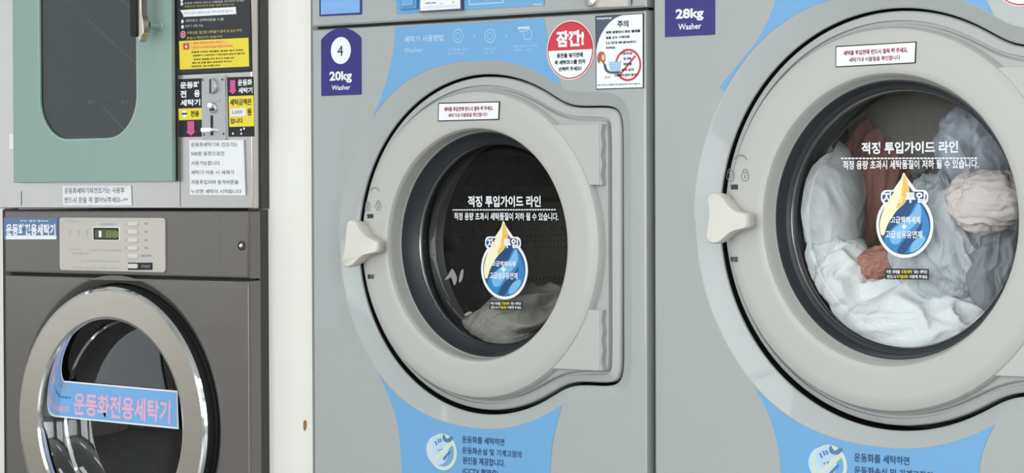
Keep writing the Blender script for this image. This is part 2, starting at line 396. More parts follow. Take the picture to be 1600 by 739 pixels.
def washer(w):
    X0, X1, ZB, ZS, ZT, cx, cz = w['X0'], w['X1'], w['zb'], w['zs'], w['zt'], w['cx'], w['cz']
    D = .86
    t = thing(w['name'], w['label'], 'washing machine', ((X0+X1)/2, D/2, 0), 'front loading washers in the machine row')
    ol = outline(cx, cz, w['RA'], w['xr'], w['z1'], w['z2'])
    # the moulded dish round the door is wider on the latch side
    def dish(p):
        q = max(0, min(1, (cx-p[0])/math.hypot(p[0]-cx, p[1]-cz)/.72)); q = q*q*(3-2*q)
        return (.0232+q*(.0185 if p[1] > cz else .0155))*w['dk']
    gap = lambda e: [-(.0060+.0030*(cx-p[0])/math.hypot(p[0]-cx, p[1]-cz)+.0018*(cz-p[1])/math.hypot(p[0]-cx, p[1]-cz))-e for p in ol[0]]
    D0 = [dish(p) for p in ol[0]]; dm = lambda k: [e*k for e in D0]
    # cabinet, plinth, front panel
    b = MB(); fr = lambda y: [(X0, y, ZB), (X1, y, ZB), (X1, y, ZT), (X0, y, ZT)]
    b.loft([fr(.021), fr(D)], GREY, cap1=True)
    b.box(X0+.01, X1-.01, .05, D-.02, 0, ZB, DARKSIDE)
    b.build('cabinet', t)
    b = MB(); zs = ZS-.0025
    b.loft([rect_for(ol, cx, cz, X0, X1, ZB, zs, .02), rect_for(ol, cx, cz, X0, X1, ZB, zs, .006), rect_for(ol, cx, cz, X0+.0015, X1-.0015, ZB+.001, zs-.001, .002), rect_for(ol, cx, cz, X0+.005, X1-.005, ZB+.003, zs-.003, 0),
            off(ol, D0, 0), off(ol, dm(.93), .0006), off(ol, dm(.16), .0075), off(ol, .0012, .0088), off(ol, 0, .0105), off(ol, 0, .012)], GREY)
    b.build('front_panel', t, wn=True)
    b = MB(); b.loft([off(ol, .0004, .0118), off(ol, 0, .07), off(ol, -.06, .07)], BLACK); b.build('door_recess', t)
    b = MB(); fr = lambda y, d: [(X0+d, y, ZS+.0025+d), (X1-d, y, ZS+.0025+d), (X1-d, y, ZT-d), (X0+d, y, ZT-d)]
    b.loft([fr(.02, 0), fr(.003, 0), fr(0, .003)], GREY, cap1=True); cp = b.build('control_panel', t, wn=True)
    b = MB(); b.box(X0+.004, X1-.004, .012, .03, ZS-.006, ZS+.006, BLACK); b.build('seam_seal', t)
    # blue vinyl, upper and lower
    pol = sorted((math.atan2(p[1]+n[1]*e-cz, p[0]+n[0]*e-cx), math.hypot(p[0]+n[0]*e-cx, p[1]+n[1]*e-cz)) for p, n, e in zip(ol[0], ol[1], dm(1.02)))
    def rad(a):
        a = (a+math.pi) % (2*math.pi)-math.pi
        k = min(range(len(pol)), key=lambda i: abs(pol[i][0]-a)); return pol[k][1]
    def meet(c):
        """run a side curve until it meets the rim of the door recess"""
        out = []
        c = c+[(c[-1][0]+(c[-1][0]-c[-2][0])*k, c[-1][1]+(c[-1][1]-c[-2][1])*k) for k in range(1, 40)]
        for p, q in zip(c, c[1:]):
            out.append(p)
            for m in range(1, 9):
                r = (p[0]+(q[0]-p[0])*m/8, p[1]+(q[1]-p[1])*m/8)
                if math.hypot(r[0]-cx, r[1]-cz) <= rad(math.atan2(r[1]-cz, r[0]-cx)): out.append(r); return out
        return out
    for k, (lc, rc, up) in enumerate(((w['blue_ul'], w['blue_ur'], 1), (w['blue_ll'], w['blue_lr'], 0))):
        sh = Sheet(-.0006)
        l, r = meet(catmull([P(*p) for p in lc], 8, False)), meet(catmull([P(*p) for p in rc], 8, False))
        if up:
            for c in (l, r): c[0] = (c[0][0], zs-.0042)
        a0 = math.atan2(l[-1][1]-cz, l[-1][0]-cx); a1 = math.atan2(r[-1][1]-cz, r[-1][0]-cx)
        A = [a0+(a1-a0)*i/80 for i in range(81)]
        sh.world(l+[(cx+rad(a)*math.cos(a), cz+rad(a)*math.sin(a)) for a in A]+list(reversed(r)), BLUE, 0)
        w['blue_print'](sh, up); sh.build('blue_vinyl', t, recalc=False, label='sky blue vinyl %s the round door' % ('above' if up else 'below'))
    # door: stepped plate with the ring
    R2, R3, R4, R5, Ro = w['R2'], w['R3'], w['R4'], w['R5'], w['Ro']; y3, y4, yg = w['y3'], w['y4'], w['yg']
    b = MB()
    b.loft([off(ol, gap(0), .06), off(ol, gap(0), .0120), off(ol, gap(.0006), .0095), off(ol, gap(.0024), .0072), offs(ol, -.0165, .0040), offs(ol, -.0180, .0036), offs(ol, -.0187, .0090), offs(ol, -.0232, .0090),
            offs(ol, -.0240, .0005), offs(ol, -.0262, -.002), circ_for(ol, cx, cz, Ro-.004, -.002), circ_for(ol, cx, cz, Ro-.03, -.002)], PLATE)
    b.lathe(cx, cz, [(Ro, .0), (Ro-.0006, -.010), (Ro-.0045, -.0165), (Ro-.013, -.0205), (Ro-.024, -.0215), (R2+.014, -.0215), (R2+.007, -.0212), (R2+.0028, -.0195), (R2+.0006, -.016), (R2-.001, -.011),
                     (R3+.0015, y3-.003), (R3, y3), (R3-.004, y3+.004), (R3-.004, .06)], RING)
    d = b.build('door', t, ang=28, wn=True)
    b = MB(); b.lathe(cx, cz, [(R3-.0006, y3-.0006), (R3-.003, y3-.0012), (R4+.006, y4-.004), (R4+.002, y4-.0012), (R4, y4+.002), (R4+.001, y4+.02)], GASKET)
    b.build('door_gasket', d)
    b = MB(); b.lathe(cx, cz, [(R4+.0005, y4+.001), (R4-.0010, y4-.0002), (R4-.0022, y4+.001), (R4-.0040, y4+.005)], GLINT); b.build('glint_ring', d)  # added thin steel ring, stands in for reflection streaks at the glass edge
    b = MB(); g = [(R4-.0045, y4+.002)]
    for i in range(9):
        a = R_(90*i/8); g.append((R5-.012+.012*math.cos(a), yg-.012+.012*math.sin(a)))
    g += [(R5*.6, yg+.0005), (.004, yg+.001)]
    b.lathe(cx, cz, g, DOORGLASS, cap1=True); b.build('door_glass', d)
    for z0, z1 in w['hinges']:
        xh = w['xh']; b = MB(); yb = -.0145
        n = 14; wavy = []; ra = Ro-.012
        arc = [(cx+math.sqrt(max(0, ra*ra-(z0+(z1-z0)*i/24-cz)**2)), z0+(z1-z0)*i/24) for i in range(25)]
        b.prism(arc+[(xh, z1), (xh, z0)], yb, .0, RING)
        for i in range(n+1):
            zz = z0+(z1-z0)*i/n; wavy.append((xh+.0035+.0014*math.cos(i*2*math.pi/4.6), zz))
        b.prism([(xh-.001, z0)]+wavy+[(xh-.001, z1)], yb+.0012, -.0005, PLATE)
        b.build('hinge', d, bevel=.0015)
    # handle
    yh = -.052
    hp = [P(x, y, yh) for x, y in w['handle']]
    hc = (sum(p[0] for p in hp)/len(hp), sum(p[1] for p in hp)/len(hp))
    base = catmull(hp, 6)
    shrink = lambda k, y: [(hc[0]+(p[0]-hc[0])*k, y, hc[1]+(p[1]-hc[1])*k) for p in base]
    b = MB(); b.loft([shrink(.86, -.022), shrink(.97, -.032), shrink(1.0, yh+.008), shrink(.985, yh+.003), shrink(.93, yh)], CREAM, cap0=True, cap1=True)
    b.lathe(hc[0]+.006, hc[1], [(.012, -.0205), (.011, -.034)], CREAM, 32)
    b.build('door_handle', d, ang=50, label='cream door latch handle')
    # icons moulded on the ring
    ic = Sheet(-.0222)
    w['icons'](ic, d)
    sh = Sheet(-.0225); q = w['caution']
    sh.poly(q, INK, 0, .0006)
    def inset(q, k):
        c = (sum(p[0] for p in q)/4, sum(p[1] for p in q)/4)
        return [(p[0]+(1.5 if p[0] < c[0] else -1.5)*k, p[1]+(1.7 if p[1] < c[1] else -1.7)*k) for p in q]
    sh.poly(inset(q, 1), WHITEV, 1)
    def sub(q, u0, u1, v0, v1):
        tl, tr, br, bl = [Vector(p) for p in q]
        f = lambda u, v: tuple((tl*(1-u)+tr*u)*(1-v)+(bl*(1-u)+br*u)*v)
        return [f(u0, v0), f(u1, v0), f(u1, v1), f(u0, v1)]
    sh.txtq('세탁물 투입전에 반드시 필독 해 주세요,', sub(q, .10, .90, .24, .49), REDINK, 2, .03)
    sh.txtq('세탁기내 이물질을 확인합니다', sub(q, .17, .81, .58, .80), REDINK, 2, .02)
    sh.build('caution_sticker', d, recalc=False, label='white caution sticker with red lettering')
    # guide print on the glass
    yp = yg-.0012; sh = Sheet(yp); gq = w['guide']
    sh.txt('적정 투입가이드 라인', *gq['title'], WHITEV, 0, .03)
    x0, x1, y = gq['dash']; sh.dash((x0, y), (x1, y-.4), .0022, WHITEV, 38, 0, .75)
    sh.txt('적정 용량 초과시 세탁품질이 저하 될 수 있습니다.', *gq['sub'], WHITEV, 0, .02)
    sh.build('guide_print', d, recalc=False, label='white guide line lettering on the glass')
    sh = Sheet(yp); tip, xl, xr_, yw, yb_ = gq['drop']
    zc = P((xl+xr_)/2, yw, yp); rr = (P(xr_, yw, yp)[0]-P(xl, yw, yp)[0])/2; zt = P(tip[0], tip[1], yp)[1]-zc[1]
    def drop(k, dz=0):
        r = rr*k; h = zt*(k if k > .93 else k*.98); out = []; a_t = math.acos(min(1, r/h))
        for i in range(49):
            a = math.pi/2+a_t*1.0+(2*math.pi-2*a_t)*i/48; out.append((zc[0]+r*math.cos(a), zc[1]+r*math.sin(a)))
        e = (out[-1], out[0]); out += [(zc[0]+.0018, zc[1]+h-.002), (zc[0], zc[1]+h), (zc[0]-.0018, zc[1]+h-.002)]
        return out
    cl = gq['cloud']; A, B_ = P(cl[0], cl[2], yp), P(cl[1], cl[3], yp); hh = A[1]-B_[1]
    cloud = lambda e: rrect(A[0]-e, B_[0]+e, B_[1]-e, A[1]+e, hh/2*.8)
    sh.world(drop(1.0), WHITEV, 0); sh.world(cloud(0), WHITEV, .3)
    sh.world(drop(.90), DROPD, .7); sh.world(cloud(-.0025), DROPD, .6)
    # swooshes inside the drop
    u = lambda a, c: (zc[0]+rr*a, zc[1]+rr*c)
    sh.world(catmull([u(-.84, -.25), u(-.86, .1), u(-.7, .55), u(-.42, .95), u(-.16, 1.32), u(-.02, 1.62), u(.12, 1.3), u(.17, 1.0), u(.02, .7), u(-.3, .42), u(-.6, .0), u(-.72, -.3)], 5), CREAMP, 1)
    sh.world(catmull([u(-.28, .52), u(-.1, 1.0), u(-.06, 1.35), u(-.01, 1.55), u(.12, 1.28), u(.16, .98), u(.02, .72)], 5), GOLD, 1.3)
    sh.world(catmull([u(-.72, -.45), u(-.35, -.02), u(.1, .22), u(.45, .72), u(.74, .38), u(.86, .0), u(.8, -.35), u(.5, -.72), u(0, -.87), u(-.45, -.75)], 5), DROPB, 1)
    sh.world(catmull([u(-.5, -.25), u(-.1, .1), u(.25, .35), u(.5, .68), u(.6, .35), u(.42, .05), u(.1, -.2), u(-.2, -.55), u(-.45, -.55)], 5), DROPL, 1.3)
    sh.world(catmull([u(-.25, -.8), u(.0, -.45), u(.4, -.15), u(.62, .1), u(.5, -.3), u(.2, -.6), u(.02, -.85)], 5), DROPD, 1.5)
    sh.world(catmull([u(.2, -.82), u(.32, -.5), u(.65, -.32), u(.72, -.45), u(.5, -.72)], 5), DROPL, 1.5)
    sh.txt('자', cl[0]+4, cl[0]+.25*(cl[1]-cl[0]), cl[2]+3, cl[3]-2, WHITEV, 2, .04)
    sh.txt('동', cl[0]+.27*(cl[1]-cl[0]), cl[0]+.48*(cl[1]-cl[0]), cl[2]+3, cl[3]-2, CREAMP, 2, .02)
    sh.txt('투입', cl[0]+.52*(cl[1]-cl[0]), cl[1]-4, cl[2]+3, cl[3]-2, WHITEV, 2, .04)
    sh.txt('고급액체세제', *gq['l1'], WHITEV, 2, .02)
    m = gq['plus']; sh.txt('+', m[0]-4, m[0]+4, m[1]-4, m[1]+4, WHITEV, 2, .06)
    sh.txt('고급섬유유연제', *gq['l2'], WHITEV, 2, .02)
    sh.build('drop_sticker', d, recalc=False, label='water drop sticker in blue and yellow')
    sh = Sheet(yp); x0, x1, ya, yb2 = gq['cap']; h = yb2-ya
    sh.poly([(x0, ya), (x1, ya+.6), (x1, yb2), (x0, yb2-.6)], INK, 0)
    k = (x1-x0)
    sh.txt('이런 세제를', x0+.03*k, x0+.34*k, ya+.12*h, ya+.44*h, WHITEV, 1, .02); sh.txt('드럼세탁', x0+.37*k, x0+.62*k, ya+.12*h, ya+.44*h, YELLOW, 1, .02)
    sh.txt('넣는 세탁은', x0+.66*k, x0+.97*k, ya+.12*h, ya+.44*h, WHITEV, 1, .02)
    sh.txt('반드시', x0+.05*k, x0+.25*k, ya+.56*h, ya+.88*h, WHITEV, 1, .02); sh.txt('저거품세제', x0+.27*k, x0+.52*k, ya+.56*h, ya+.88*h, YELLOW, 1, .02)
    sh.txt('사용해 주세요', x0+.55*k, x0+.97*k, ya+.56*h, ya+.88*h, WHITEV, 1, .02)
    sh.build('notice_strip', d, recalc=False, label='small black strip with white lettering')
    # boot and drum
    RD = w['RD']
    b = MB(); b.lathe(cx, cz, [(R4+.018, y4+.012), (R4+.02, y4+.05), (R4+.012, y4+.06), (R4+.022, y4+.07), (R4+.012, y4+.08), (R4+.025, y4+.092), (RD+.012, y4+.1), (RD+.012, .66), (.05, .66)], TUB, 96, cap1=True)
    b.build('tub', t)
    b = MB(); b.lathe(cx, cz, [(R4+.016, y4+.104), (R4+.03, y4+.104), (RD-.02, y4+.108), (RD, y4+.125), (RD, .62), (RD-.02, .64), (.06, .63)], DRUM, 96, cap1=True)
    for i in range(3):
        a = R_(35+120*i); c, s_ = math.cos(a), math.sin(a); lo = []
        for y in (y4+.14, .60):
            lo.append([(cx+(RD-.002-q)*c-p*s_, y, cz+(RD-.002-q)*s_+p*c) for p, q in ((-.05, 0), (-.03, .035), (-.012, .055), (.012, .055), (.03, .035), (.05, 0))])
        b.loft(lo, DRUM, cap0=True, cap1=True)
    b.build('drum', t)
    return t, cp, d

def emblem(sh, px, py, r):
    """pale round 'no shoes' mark: pale ring with a bar over a little drawn shoe"""
    cx, cz = P(px, py, sh.Y)
    sh.circw(cx-.012, cz+.002, r*.80, BLUELINE, .6); sh.circw(cx, cz, r, CREAMP2, 1, r*.80)
    a = R_(40); d = Vector((math.cos(a), math.sin(a))); n = Vector((-d.y, d.x))*r*.13; c = Vector((cx, cz))
    sh.flat([tuple(c+d*r*.85+n), tuple(c-d*r*.85+n), tuple(c-d*r*.85-n), tuple(c+d*r*.85-n)], sh.y(1.2), CREAMP2)
    u = lambda x, z: (cx+r*x, cz+r*z)
    sh.world(catmull([u(-.75, .55), u(-.3, .85), u(.1, 1.0), u(.3, .75), u(.62, .9), u(.75, .8), u(.5, .55), u(.1, .35), u(-.2, -.05), u(-.5, -.1)], 5), PALEPR, 1.4)
    sh.world(catmull([u(.08, .98), u(.3, .74), u(.62, .90), u(.76, .80), u(.52, .56), u(.2, .55), u(.0, .7)], 5), SLATEB, 1.6)
    for x, z, x2, z2 in ((-.52, .56, -.40, .34), (-.34, .68, -.24, .46), (-.18, .72, -.08, .52), (-.3, .1, -.24, .05), (-.1, .16, -.05, .1)):
        p, q = Vector(u(x, z)), Vector(u(x2, z2)); dd = (q-p).normalized(); nn = Vector((-dd.y, dd.x))*r*.055
        sh.flat([tuple(p+nn), tuple(q+nn), tuple(q-nn), tuple(p-nn)], sh.y(1.7), SLATEB)
    sh.flat([u(-.0, -.35), u(.5, .12), u(.55, .02), u(.1, -.48)], sh.y(1.7), SLATEB)
CREAMP2 = mat('pale yellow mark', (206, 216, 196), .5, var=.02)
PALEPR = mat('pale blue mark', (176, 208, 230), .5, var=.02)
SLATEB = mat('slate blue mark', (84, 124, 160), .5, var=.02)

def step_icons(sh, o):
    k, dx, dy = o
    f = lambda x, y: ((x-533)*k+533+dx, y+dy)
    for i, (x, y) in enumerate(((716, 56), (766, 56), (820, 57))):
        px, py = f(x, y)
        if i < 2: sh.circ(px, py, .0118, BLUELINE, 1, .0106); sh.circ(px, py, .006, BLUELINE, 1, .0050)
        else:
            sh.poly([(px-11, py-15), (px+8, py-16), (px+8, py-12), (px-11, py-11)], BLUELINE, 1); sh.circ(px+5, py-3, .0095, BLUELINE, 1, .0083)
            sh.line((px-9, py-8), (px+4, py-8.5), .0012, BLUELINE)
        if i < 2:
            sh.line((px+24, py-3), (px+27, py), .0009, BLUELINE); sh.line((px+27, py), (px+24, py+3), .0009, BLUELINE)
    for (s1, s2), (x, y) in zip((('세탁물을 넣고', '문을 닫으세요'), ('동전을 넣고', '코스 선택'), ('시작 버튼을 누르면', '세탁 시작')), ((698, 76), (756, 75), (801, 71))):
        px, py = f(x, y); wd = (35, 20, 39)[i] if False else {698: 35, 756: 20, 801: 39}[x]
        sh.txt(s1, px, px+wd, py, py+4, BLUELINE, 1); sh.txt(s2, px+2, px+wd*.8, py+6, py+10, BLUELINE, 1)

def w4_print(sh, up):
    if up:
        sh.txt('세탁기 사용방법', 632, 693, 56.5, 67, BLUELINE, 1, .02); sh.txt('Washer', 632, 661, 75, 82.5, BLUELINE, 1, .0)
        step_icons(sh, (1, 0, 0)); return
    emblem(sh, 692, 706, .0315)
    for s, x0, x1, a, c in (('운동화를 세탁하면', 722.4, 788, 680.6, 691.5), ('운동화손실 및 기계고장의', 722.4, 815, 698, 708.5), ('원인을 제공합니다.', 723, 789, 713, 724.5), ('(CCTV 촬영중)', 723, 779, 730, 741.5)):
        sh.txt(s, x0, x1, a, c, NAVYTXT, 1, .015)
def w28_print(sh, up):
    if up: return
    emblem(sh, 1296, 727, .0315)
    for s, x0, x1, a, c in (('운동화를 세탁하면', 1335, 1421, 707.5, 721), ('운동화손실 및 기계고장의', 1335, 1457, 728, 741), ('원인을 제공합니다.', 1336, 1424, 748, 761)):
        sh.txt(s, x0, x1, a, c, NAVYTXT, 1, .015)

def icons(sh, d, arc_c, l1, l2, t1, t2, k):
    sh.circ(*arc_c, .0115*k, GREYINK, 0, .0103*k, 30, 25, 155)
    for i, (x, y) in enumerate((l1, l2)):
        cx, cz = P(x, y, sh.Y); r = .0066*k
        sh.circw(cx, cz-r*.2, r, GREYINK, 0, r*.86, sx=.95); sh.circw(cx, cz+r*.7, r*.7, GREYINK, 0, r*.54, 24, 0, 180)
        sh.flat([(cx-r*.12, cz-r*.6), (cx+r*.12, cz-r*.6), (cx+r*.12, cz+r*.2), (cx-r*.12, cz+r*.2)], sh.y(0), GREYINK)
    sh.build('lock_symbols', d, recalc=False); sh = Sheet(-.0222)
    sh.txt('열림', t1[0]-5*k, t1[0]+5*k, t1[1]-3.5*k, t1[1]+3.5*k, INK, 0, .05); sh.build('lock_lettering', d, recalc=False); sh = Sheet(-.0222); sh.txt('잠김', t2[0]-5*k, t2[0]+5*k, t2[1]-3.5*k, t2[1]+3.5*k, INK, 0, .05); sh.build('lock_lettering', d, recalc=False)

def spec_from(px):
    """door radii from measured photo heights"""
    return {}
X4a, X4b = P(488, 300)[0], P(1010, 300)[0]
c4x, c4z = P(741.5, 382.5, -.02)
v = lambda x, t, b_, Y=0: (P(x, t, Y)[1]-P(x, b_, Y)[1])/2
W4 = dict(name='washing_machine', label='grey front loading washer with navy badge 4 20kg and almost empty drum', X0=X4a, X1=X4b, zb=.16, zs=P(800, 25.6)[1], zt=P(800, 25.6)[1]+.22,
          cx=c4x, cz=c4z, RA=v(754, 114, 648), dk=1.0, Ro=v(754, 142, 625), R2=v(742, 202.5, 562.5, -.02), R3=v(765, 206, 558.5, .015), R4=v(779, 223, 541, .04), R5=v(797, 231, 535, .065),
          y3=.012, y4=.038, yg=.062, RD=.27, xr=P(969, 400)[0], z1=P(915, 602.5)[1], z2=P(912, 165.5)[1],
          hinges=[(P(930, 289, -.0145)[1], P(920, 194, -.0145)[1]), (P(930, 579, -.0145)[1], P(920, 484, -.0145)[1])], xh=P(936.5, 380, -.0145)[0],
          handle=[(541.5, 348), (545, 343.5), (552, 344), (557, 349), (565, 362), (574, 370), (587, 376), (589, 384), (588, 393), (582, 396), (570, 398.5), (561, 404), (552, 413), (543, 418), (535.5, 416), (533, 409), (536, 395), (538.5, 380), (540, 362)],
          blue_ul=[(618.5, 41), (616, 70), (611, 100), (599, 143), (588, 170), (582, 184)], blue_ur=[(850, 28), (856, 62), (866, 100), (877, 136), (885, 160)],
          blue_ll=[(628, 800), (628, 739), (625, 690), (618, 650), (603, 608), (587, 574), (580, 560)], blue_lr=[(860, 800), (860, 739), (862, 705), (868, 670), (880, 628), (890, 600)],
          blue_print=w4_print, icons=lambda s, d: icons(s, d, (585.5, 303), (574, 323), (591, 321.5), (578, 337.5), (579, 432), 1.0),
          caution=[(684.8, 160.6), (781, 158.3), (780, 187.3), (684.1, 189.8)],
          guide=dict(title=(731, 845, 306, 323.5), dash=(707, 869.5, 328), sub=(709.5, 872.6, 332, 344), drop=((785.5, 348.7), 751.4, 824.5, 421, 460.5), cloud=(758, 814, 369.5, 389.5),
                     l1=(769, 806, 407.5, 416), plus=(787, 420.5), l2=(765.5, 809, 425, 435.5), cap=(765, 816, 470, 484)))
X28a = P(1021.5, 300)[0]
c28x, c28z = P(1384.5, 343.5, -.02)
k28 = v(1384, 117, 570, -.02)/W4['R2']
W28 = dict(name='washing_machine', label='larger grey front loading washer badged 28kg with drum full of white laundry', X0=X28a, X1=X28a+.92, zb=.16, zs=1.44, zt=1.68,
           cx=c28x, cz=c28z, RA=v(1384, 12, 674), dk=1.08, Ro=v(1384, 42.5, 645), R2=v(1384, 117, 570, -.02), R3=v(1398, 124, 562.5, .005), R4=v(1413, 139.5, 547, .03), R5=v(1420, 150, 538, .05),
           y3=.004, y4=.026, yg=.046, RD=.33, xr=c28x+(W4['xr']-c4x)*k28, z1=P(1580, 618)[1], z2=P(1585, 72)[1], hinges=None, xh=c28x+(W4['xh']-c4x)*k28,
           handle=[(1105, 307), (1112, 301), (1122, 301.5), (1128, 307), (1138, 320), (1150, 329.5), (1166, 334), (1168, 345), (1166.5, 355), (1158, 358.5), (1148, 361), (1138, 366), (1129, 374), (1120, 380.5), (1109, 380.5), (1103, 374), (1102.5, 367), (1105, 350), (1107, 330)],
           blue_ul=[(1228, -60), (1211, 5), (1188, 55), (1170, 80), (1158, 95)], blue_ur=[(1520, -60), (1541, 0), (1568, 50), (1580, 75)],
           blue_ll=[(1221, 800), (1220, 739), (1214, 690), (1200, 645), (1178, 602), (1165, 580)], blue_lr=[(1529, 800), (1530, 739), (1536, 705), (1548, 676), (1568, 642), (1580, 620)],
           blue_print=w28_print, icons=lambda s, d: icons(s, d, (1157, 255), (1141, 274), (1164, 274.5), (1147, 292), (1146.5, 405), 1.15),
           caution=[(1305.7, 72), (1432, 64.8), (1430.6, 98.9), (1305.4, 105.3)],
           guide=dict(title=(1346, 1497, 222.5, 241), dash=(1314, 1528, 247.5), sub=(1317, 1529, 251, 265), drop=((1414.4, 272), 1368.8, 1458, 352, 396), cloud=(1376.6, 1450.5, 297, 319),
                      l1=(1392, 1438.5, 338, 349), plus=(1413, 354), l2=(1384, 1441.5, 360, 372), cap=(1383, 1451.5, 419.5, 437)))
W28['hinges'] = [(c28z+(a-c4z)*k28, c28z+(c-c4z)*k28) for a, c in W4['hinges']]
w4, cp4, d4 = washer(W4)
w28, cp28, d28 = washer(W28)

def badge(t, xl, xr, yb_l, num, kg, kgbox, wbox, circ_c, arch):
    sh = Sheet(-.0012); X0, Z0_ = P(xl, yb_l, sh.Y); X1, _ = P(xr, yb_l-2, sh.Y); zs_, zt_ = arch
    pts = [(X0, Z0_), (X1, Z0_)]+[(X1+(X0-X1)*i/16, zs_+(zt_-zs_)*(1-abs(i/8-1)**2.2)) for i in range(17)]
    sh.world(pts, NAVY, 0, .0006)
    sh.circw((X0+X1)/2+.0, circ_c, .0238, WHITEV, 1)
    if num: sh.txt(num, 527.5, 536.5, 71.5, 87.5, INK, 2)
    sh.txt(kg, *kgbox, WHITEV, 1, .035); sh.txt('Washer', *wbox, WHITEV, 1, .015)
    sh.build('capacity_badge', t, recalc=False, label='navy badge reading %s Washer' % kg)
badge(w4, 502, 564.7, 150, '4', '20kg', (515, 550, 112, 130.5), (518.5, 547.5, 133.5, 141), P(532.5, 79)[1], (P(502, 62.5)[1], P(533, 44)[1]))
zz = P(1039, 58)[1]-P(502, 150)[1]
badge(w28, 1039, 1117, 58, '', '28kg', (1056, 1099.5, 14.5, 34), (1060, 1096, 37.5, 47), P(532.5, 79)[1]+zz+.008, (P(502, 62.5)[1]+zz+.008, P(533, 44)[1]+zz+.008))

def stop_sticker(t, cx, cz, full=True):
    sh = Sheet(-.0012); r = .049
    sh.circw(cx, cz, r, PINKEDGE, 0); sh.circw(cx, cz, r*.955, REDINK, .6); sh.circw(cx, cz, r*.92, WHITEV, 1)
    a = 0
    sh.circw(cx, cz, r*.92, REDV, 1.4, 0, 56, a, 180-a)
    if full:
        sh.txt('잠깐!', 869.6, 913, 48.5, 74, WHITEV, 2, .045)
        sh.txt('동전을 넣기전에', 870.6, 911, 83.5, 91, INK, 2, .035); sh.txt('꼭 세탁코스를 먼저', 867, 914.7, 94.5, 101.5, INK, 2, .035); sh.txt('선택해 주세요!', 873, 909, 105, 111.5, INK, 2, .035)
    sh.build('warning_sticker', t, recalc=False, label='round red and white warning sticker')
sx, sz = P(891.8, 78.3); stop_sticker(w4, sx, sz)
sx, sz = P(1597, 10.5); stop_sticker(w28, sx, sz+.049, False)

# caution poster on the first washer
sh = Sheet(-.0012); f = lambda x, y: (760+x/4.925, y/4.925)
sh.poly([f(838, 124), f(1209, 100), f(1210, 678), f(845, 689)], INK, 0, .0006)
sh.poly([f(845, 131), f(1203, 107), f(1204, 672), f(851, 682)], WHITEV, 1)
crv = [f(1050, 116), f(985, 145), f(930, 196), f(885, 265), f(860, 330), f(851, 375)]
sh.poly([f(845, 131)]+catmull(crv, 6, False)+[f(847, 375)], SLATE, 1.5)
sh.txtq('Washing', [f(850, 137), f(965, 129), f(965, 148), f(850, 156)], WHITEV, 2, .03)
sh.txtq('주의', [f(1010, 160), f(1095, 154), f(1095, 208), f(1010, 212)], INK, 2, .03)
for s, x0, x1, a, c in (('세탁 용량보다 많은 빨래를', 920, 1185, 240, 262), ('넣을 경우 기계고장', 922, 1105, 282, 302), ('또는 깨끗한 세탁 불가능하오니', 922, 1155, 322, 342), ('주의하세요', 922, 995, 360, 379)):
    A, B_ = f(x0, a), f(x1, c); sh.txt(s, A[0], B_[0], A[1], f(x0, c)[1], INK, 2, .04)
sh.world(catmull([P(*f(*p)) for p in ((862, 420), (880, 398), (905, 400), (920, 425), (922, 460), (905, 490), (885, 470), (868, 490), (858, 455))], 5), HAIR, 1.5)
sh.world(catmull([P(*f(*p)) for p in ((895, 425), (914, 425), (916, 455), (905, 465), (893, 452))], 5), SKIN, 2)
sh.world(catmull([P(*f(*p)) for p in ((905, 490), (925, 495), (935, 530), (965, 550), (1030, 545), (1030, 562), (960, 568), (920, 545))], 5), SLATE, 1.8)
sh.poly([f(942, 478), f(1040, 470), f(1030, 548), f(955, 552)], DROPL, 2)
for i in range(5): sh.line(f(950+18*i, 478-1.2*i), f(960+15*i, 550), .0007, WHITEV, 2.4)
for i in range(4): sh.line(f(944+3*i, 490+16*i), f(1040-3*i, 484+16*i), .0007, WHITEV, 2.4)
pc = f(1092, 500); sh.circ(*pc, .0262, REDV, 1.7, .0225); sh.line(f(1022, 585), f(1150, 428), .0034, REDV, 1.7)
for s, x0, x1, a in (('신발 청소용', 1045, 1125, 402), ('및 의류', 1058, 1118, 442), ('애완용품', 1058, 1122, 484), ('세탁 금지', 1040, 1135, 528), ('기계고장의 원인이 됩니다', 985, 1165, 570)):
    A, B_ = f(x0, a), f(x1, a+22); sh.txt(s, A[0], B_[0], A[1], B_[1], INK, 2.5, .03)
sh.txt('주의', *[f(x, 0)[0] for x in (912, 955)], f(0, 588)[1], f(0, 606)[1], ORANGE, 2, .03)
sh.txt('세탁 전 반드시 세탁물의 주머니를 확인하여 주시기 바랍니다', f(858, 0)[0], f(1186, 0)[0], f(0, 650)[1], f(0, 662)[1], INK, 2, .02)
sh.build('caution_poster', w4, recalc=False, label='white caution poster with slate corner and red prohibition ring')

# control panel fittings of the first washer
g5 = lambda x, y: (480+x/6.154, y/6.154)
sh = Sheet(-.0012)
sh.poly([(618.5, -75), (851, -85), (850.5, 8), (618.8, 22.2)], BLUE, 0)
sh.poly([(732, -40), (787, -43), (787, 4.5), (733, 8)], BLUELINE, 1); sh.poly([(733.5, -40), (785.5, -43), (785.5, 3.2), (734.5, 6.4)], BLUE, 1.3)
sh.txt('Washer', 834, 848, 6, 8.6, WHITEV, 1, .02)
sh.build('blue_vinyl', cp4, recalc=False, label='sky blue vinyl around the controls')
sh = Sheet(-.0012); sh.poly([(498.6, -75), (565.3, -78), (565.3, 22.5), (499, 25.6)], NAVY, 0, .0006)
sh.poly([(501.3, -73), (562.5, -76), (562.6, 19.5), (501.6, 22.8)], mat('sticker light blue', (126, 172, 226), .45, var=.05, vscale=30), 1); sh.build('picture_sticker', cp4, recalc=False, label='light blue sticker with navy border')
b = MB(); q = [P(628, -30), P(655, -31), P(655, 13.6), P(628.5, 15.5)]; b.prism(q, -.008, -.001, BLUEDEEP)
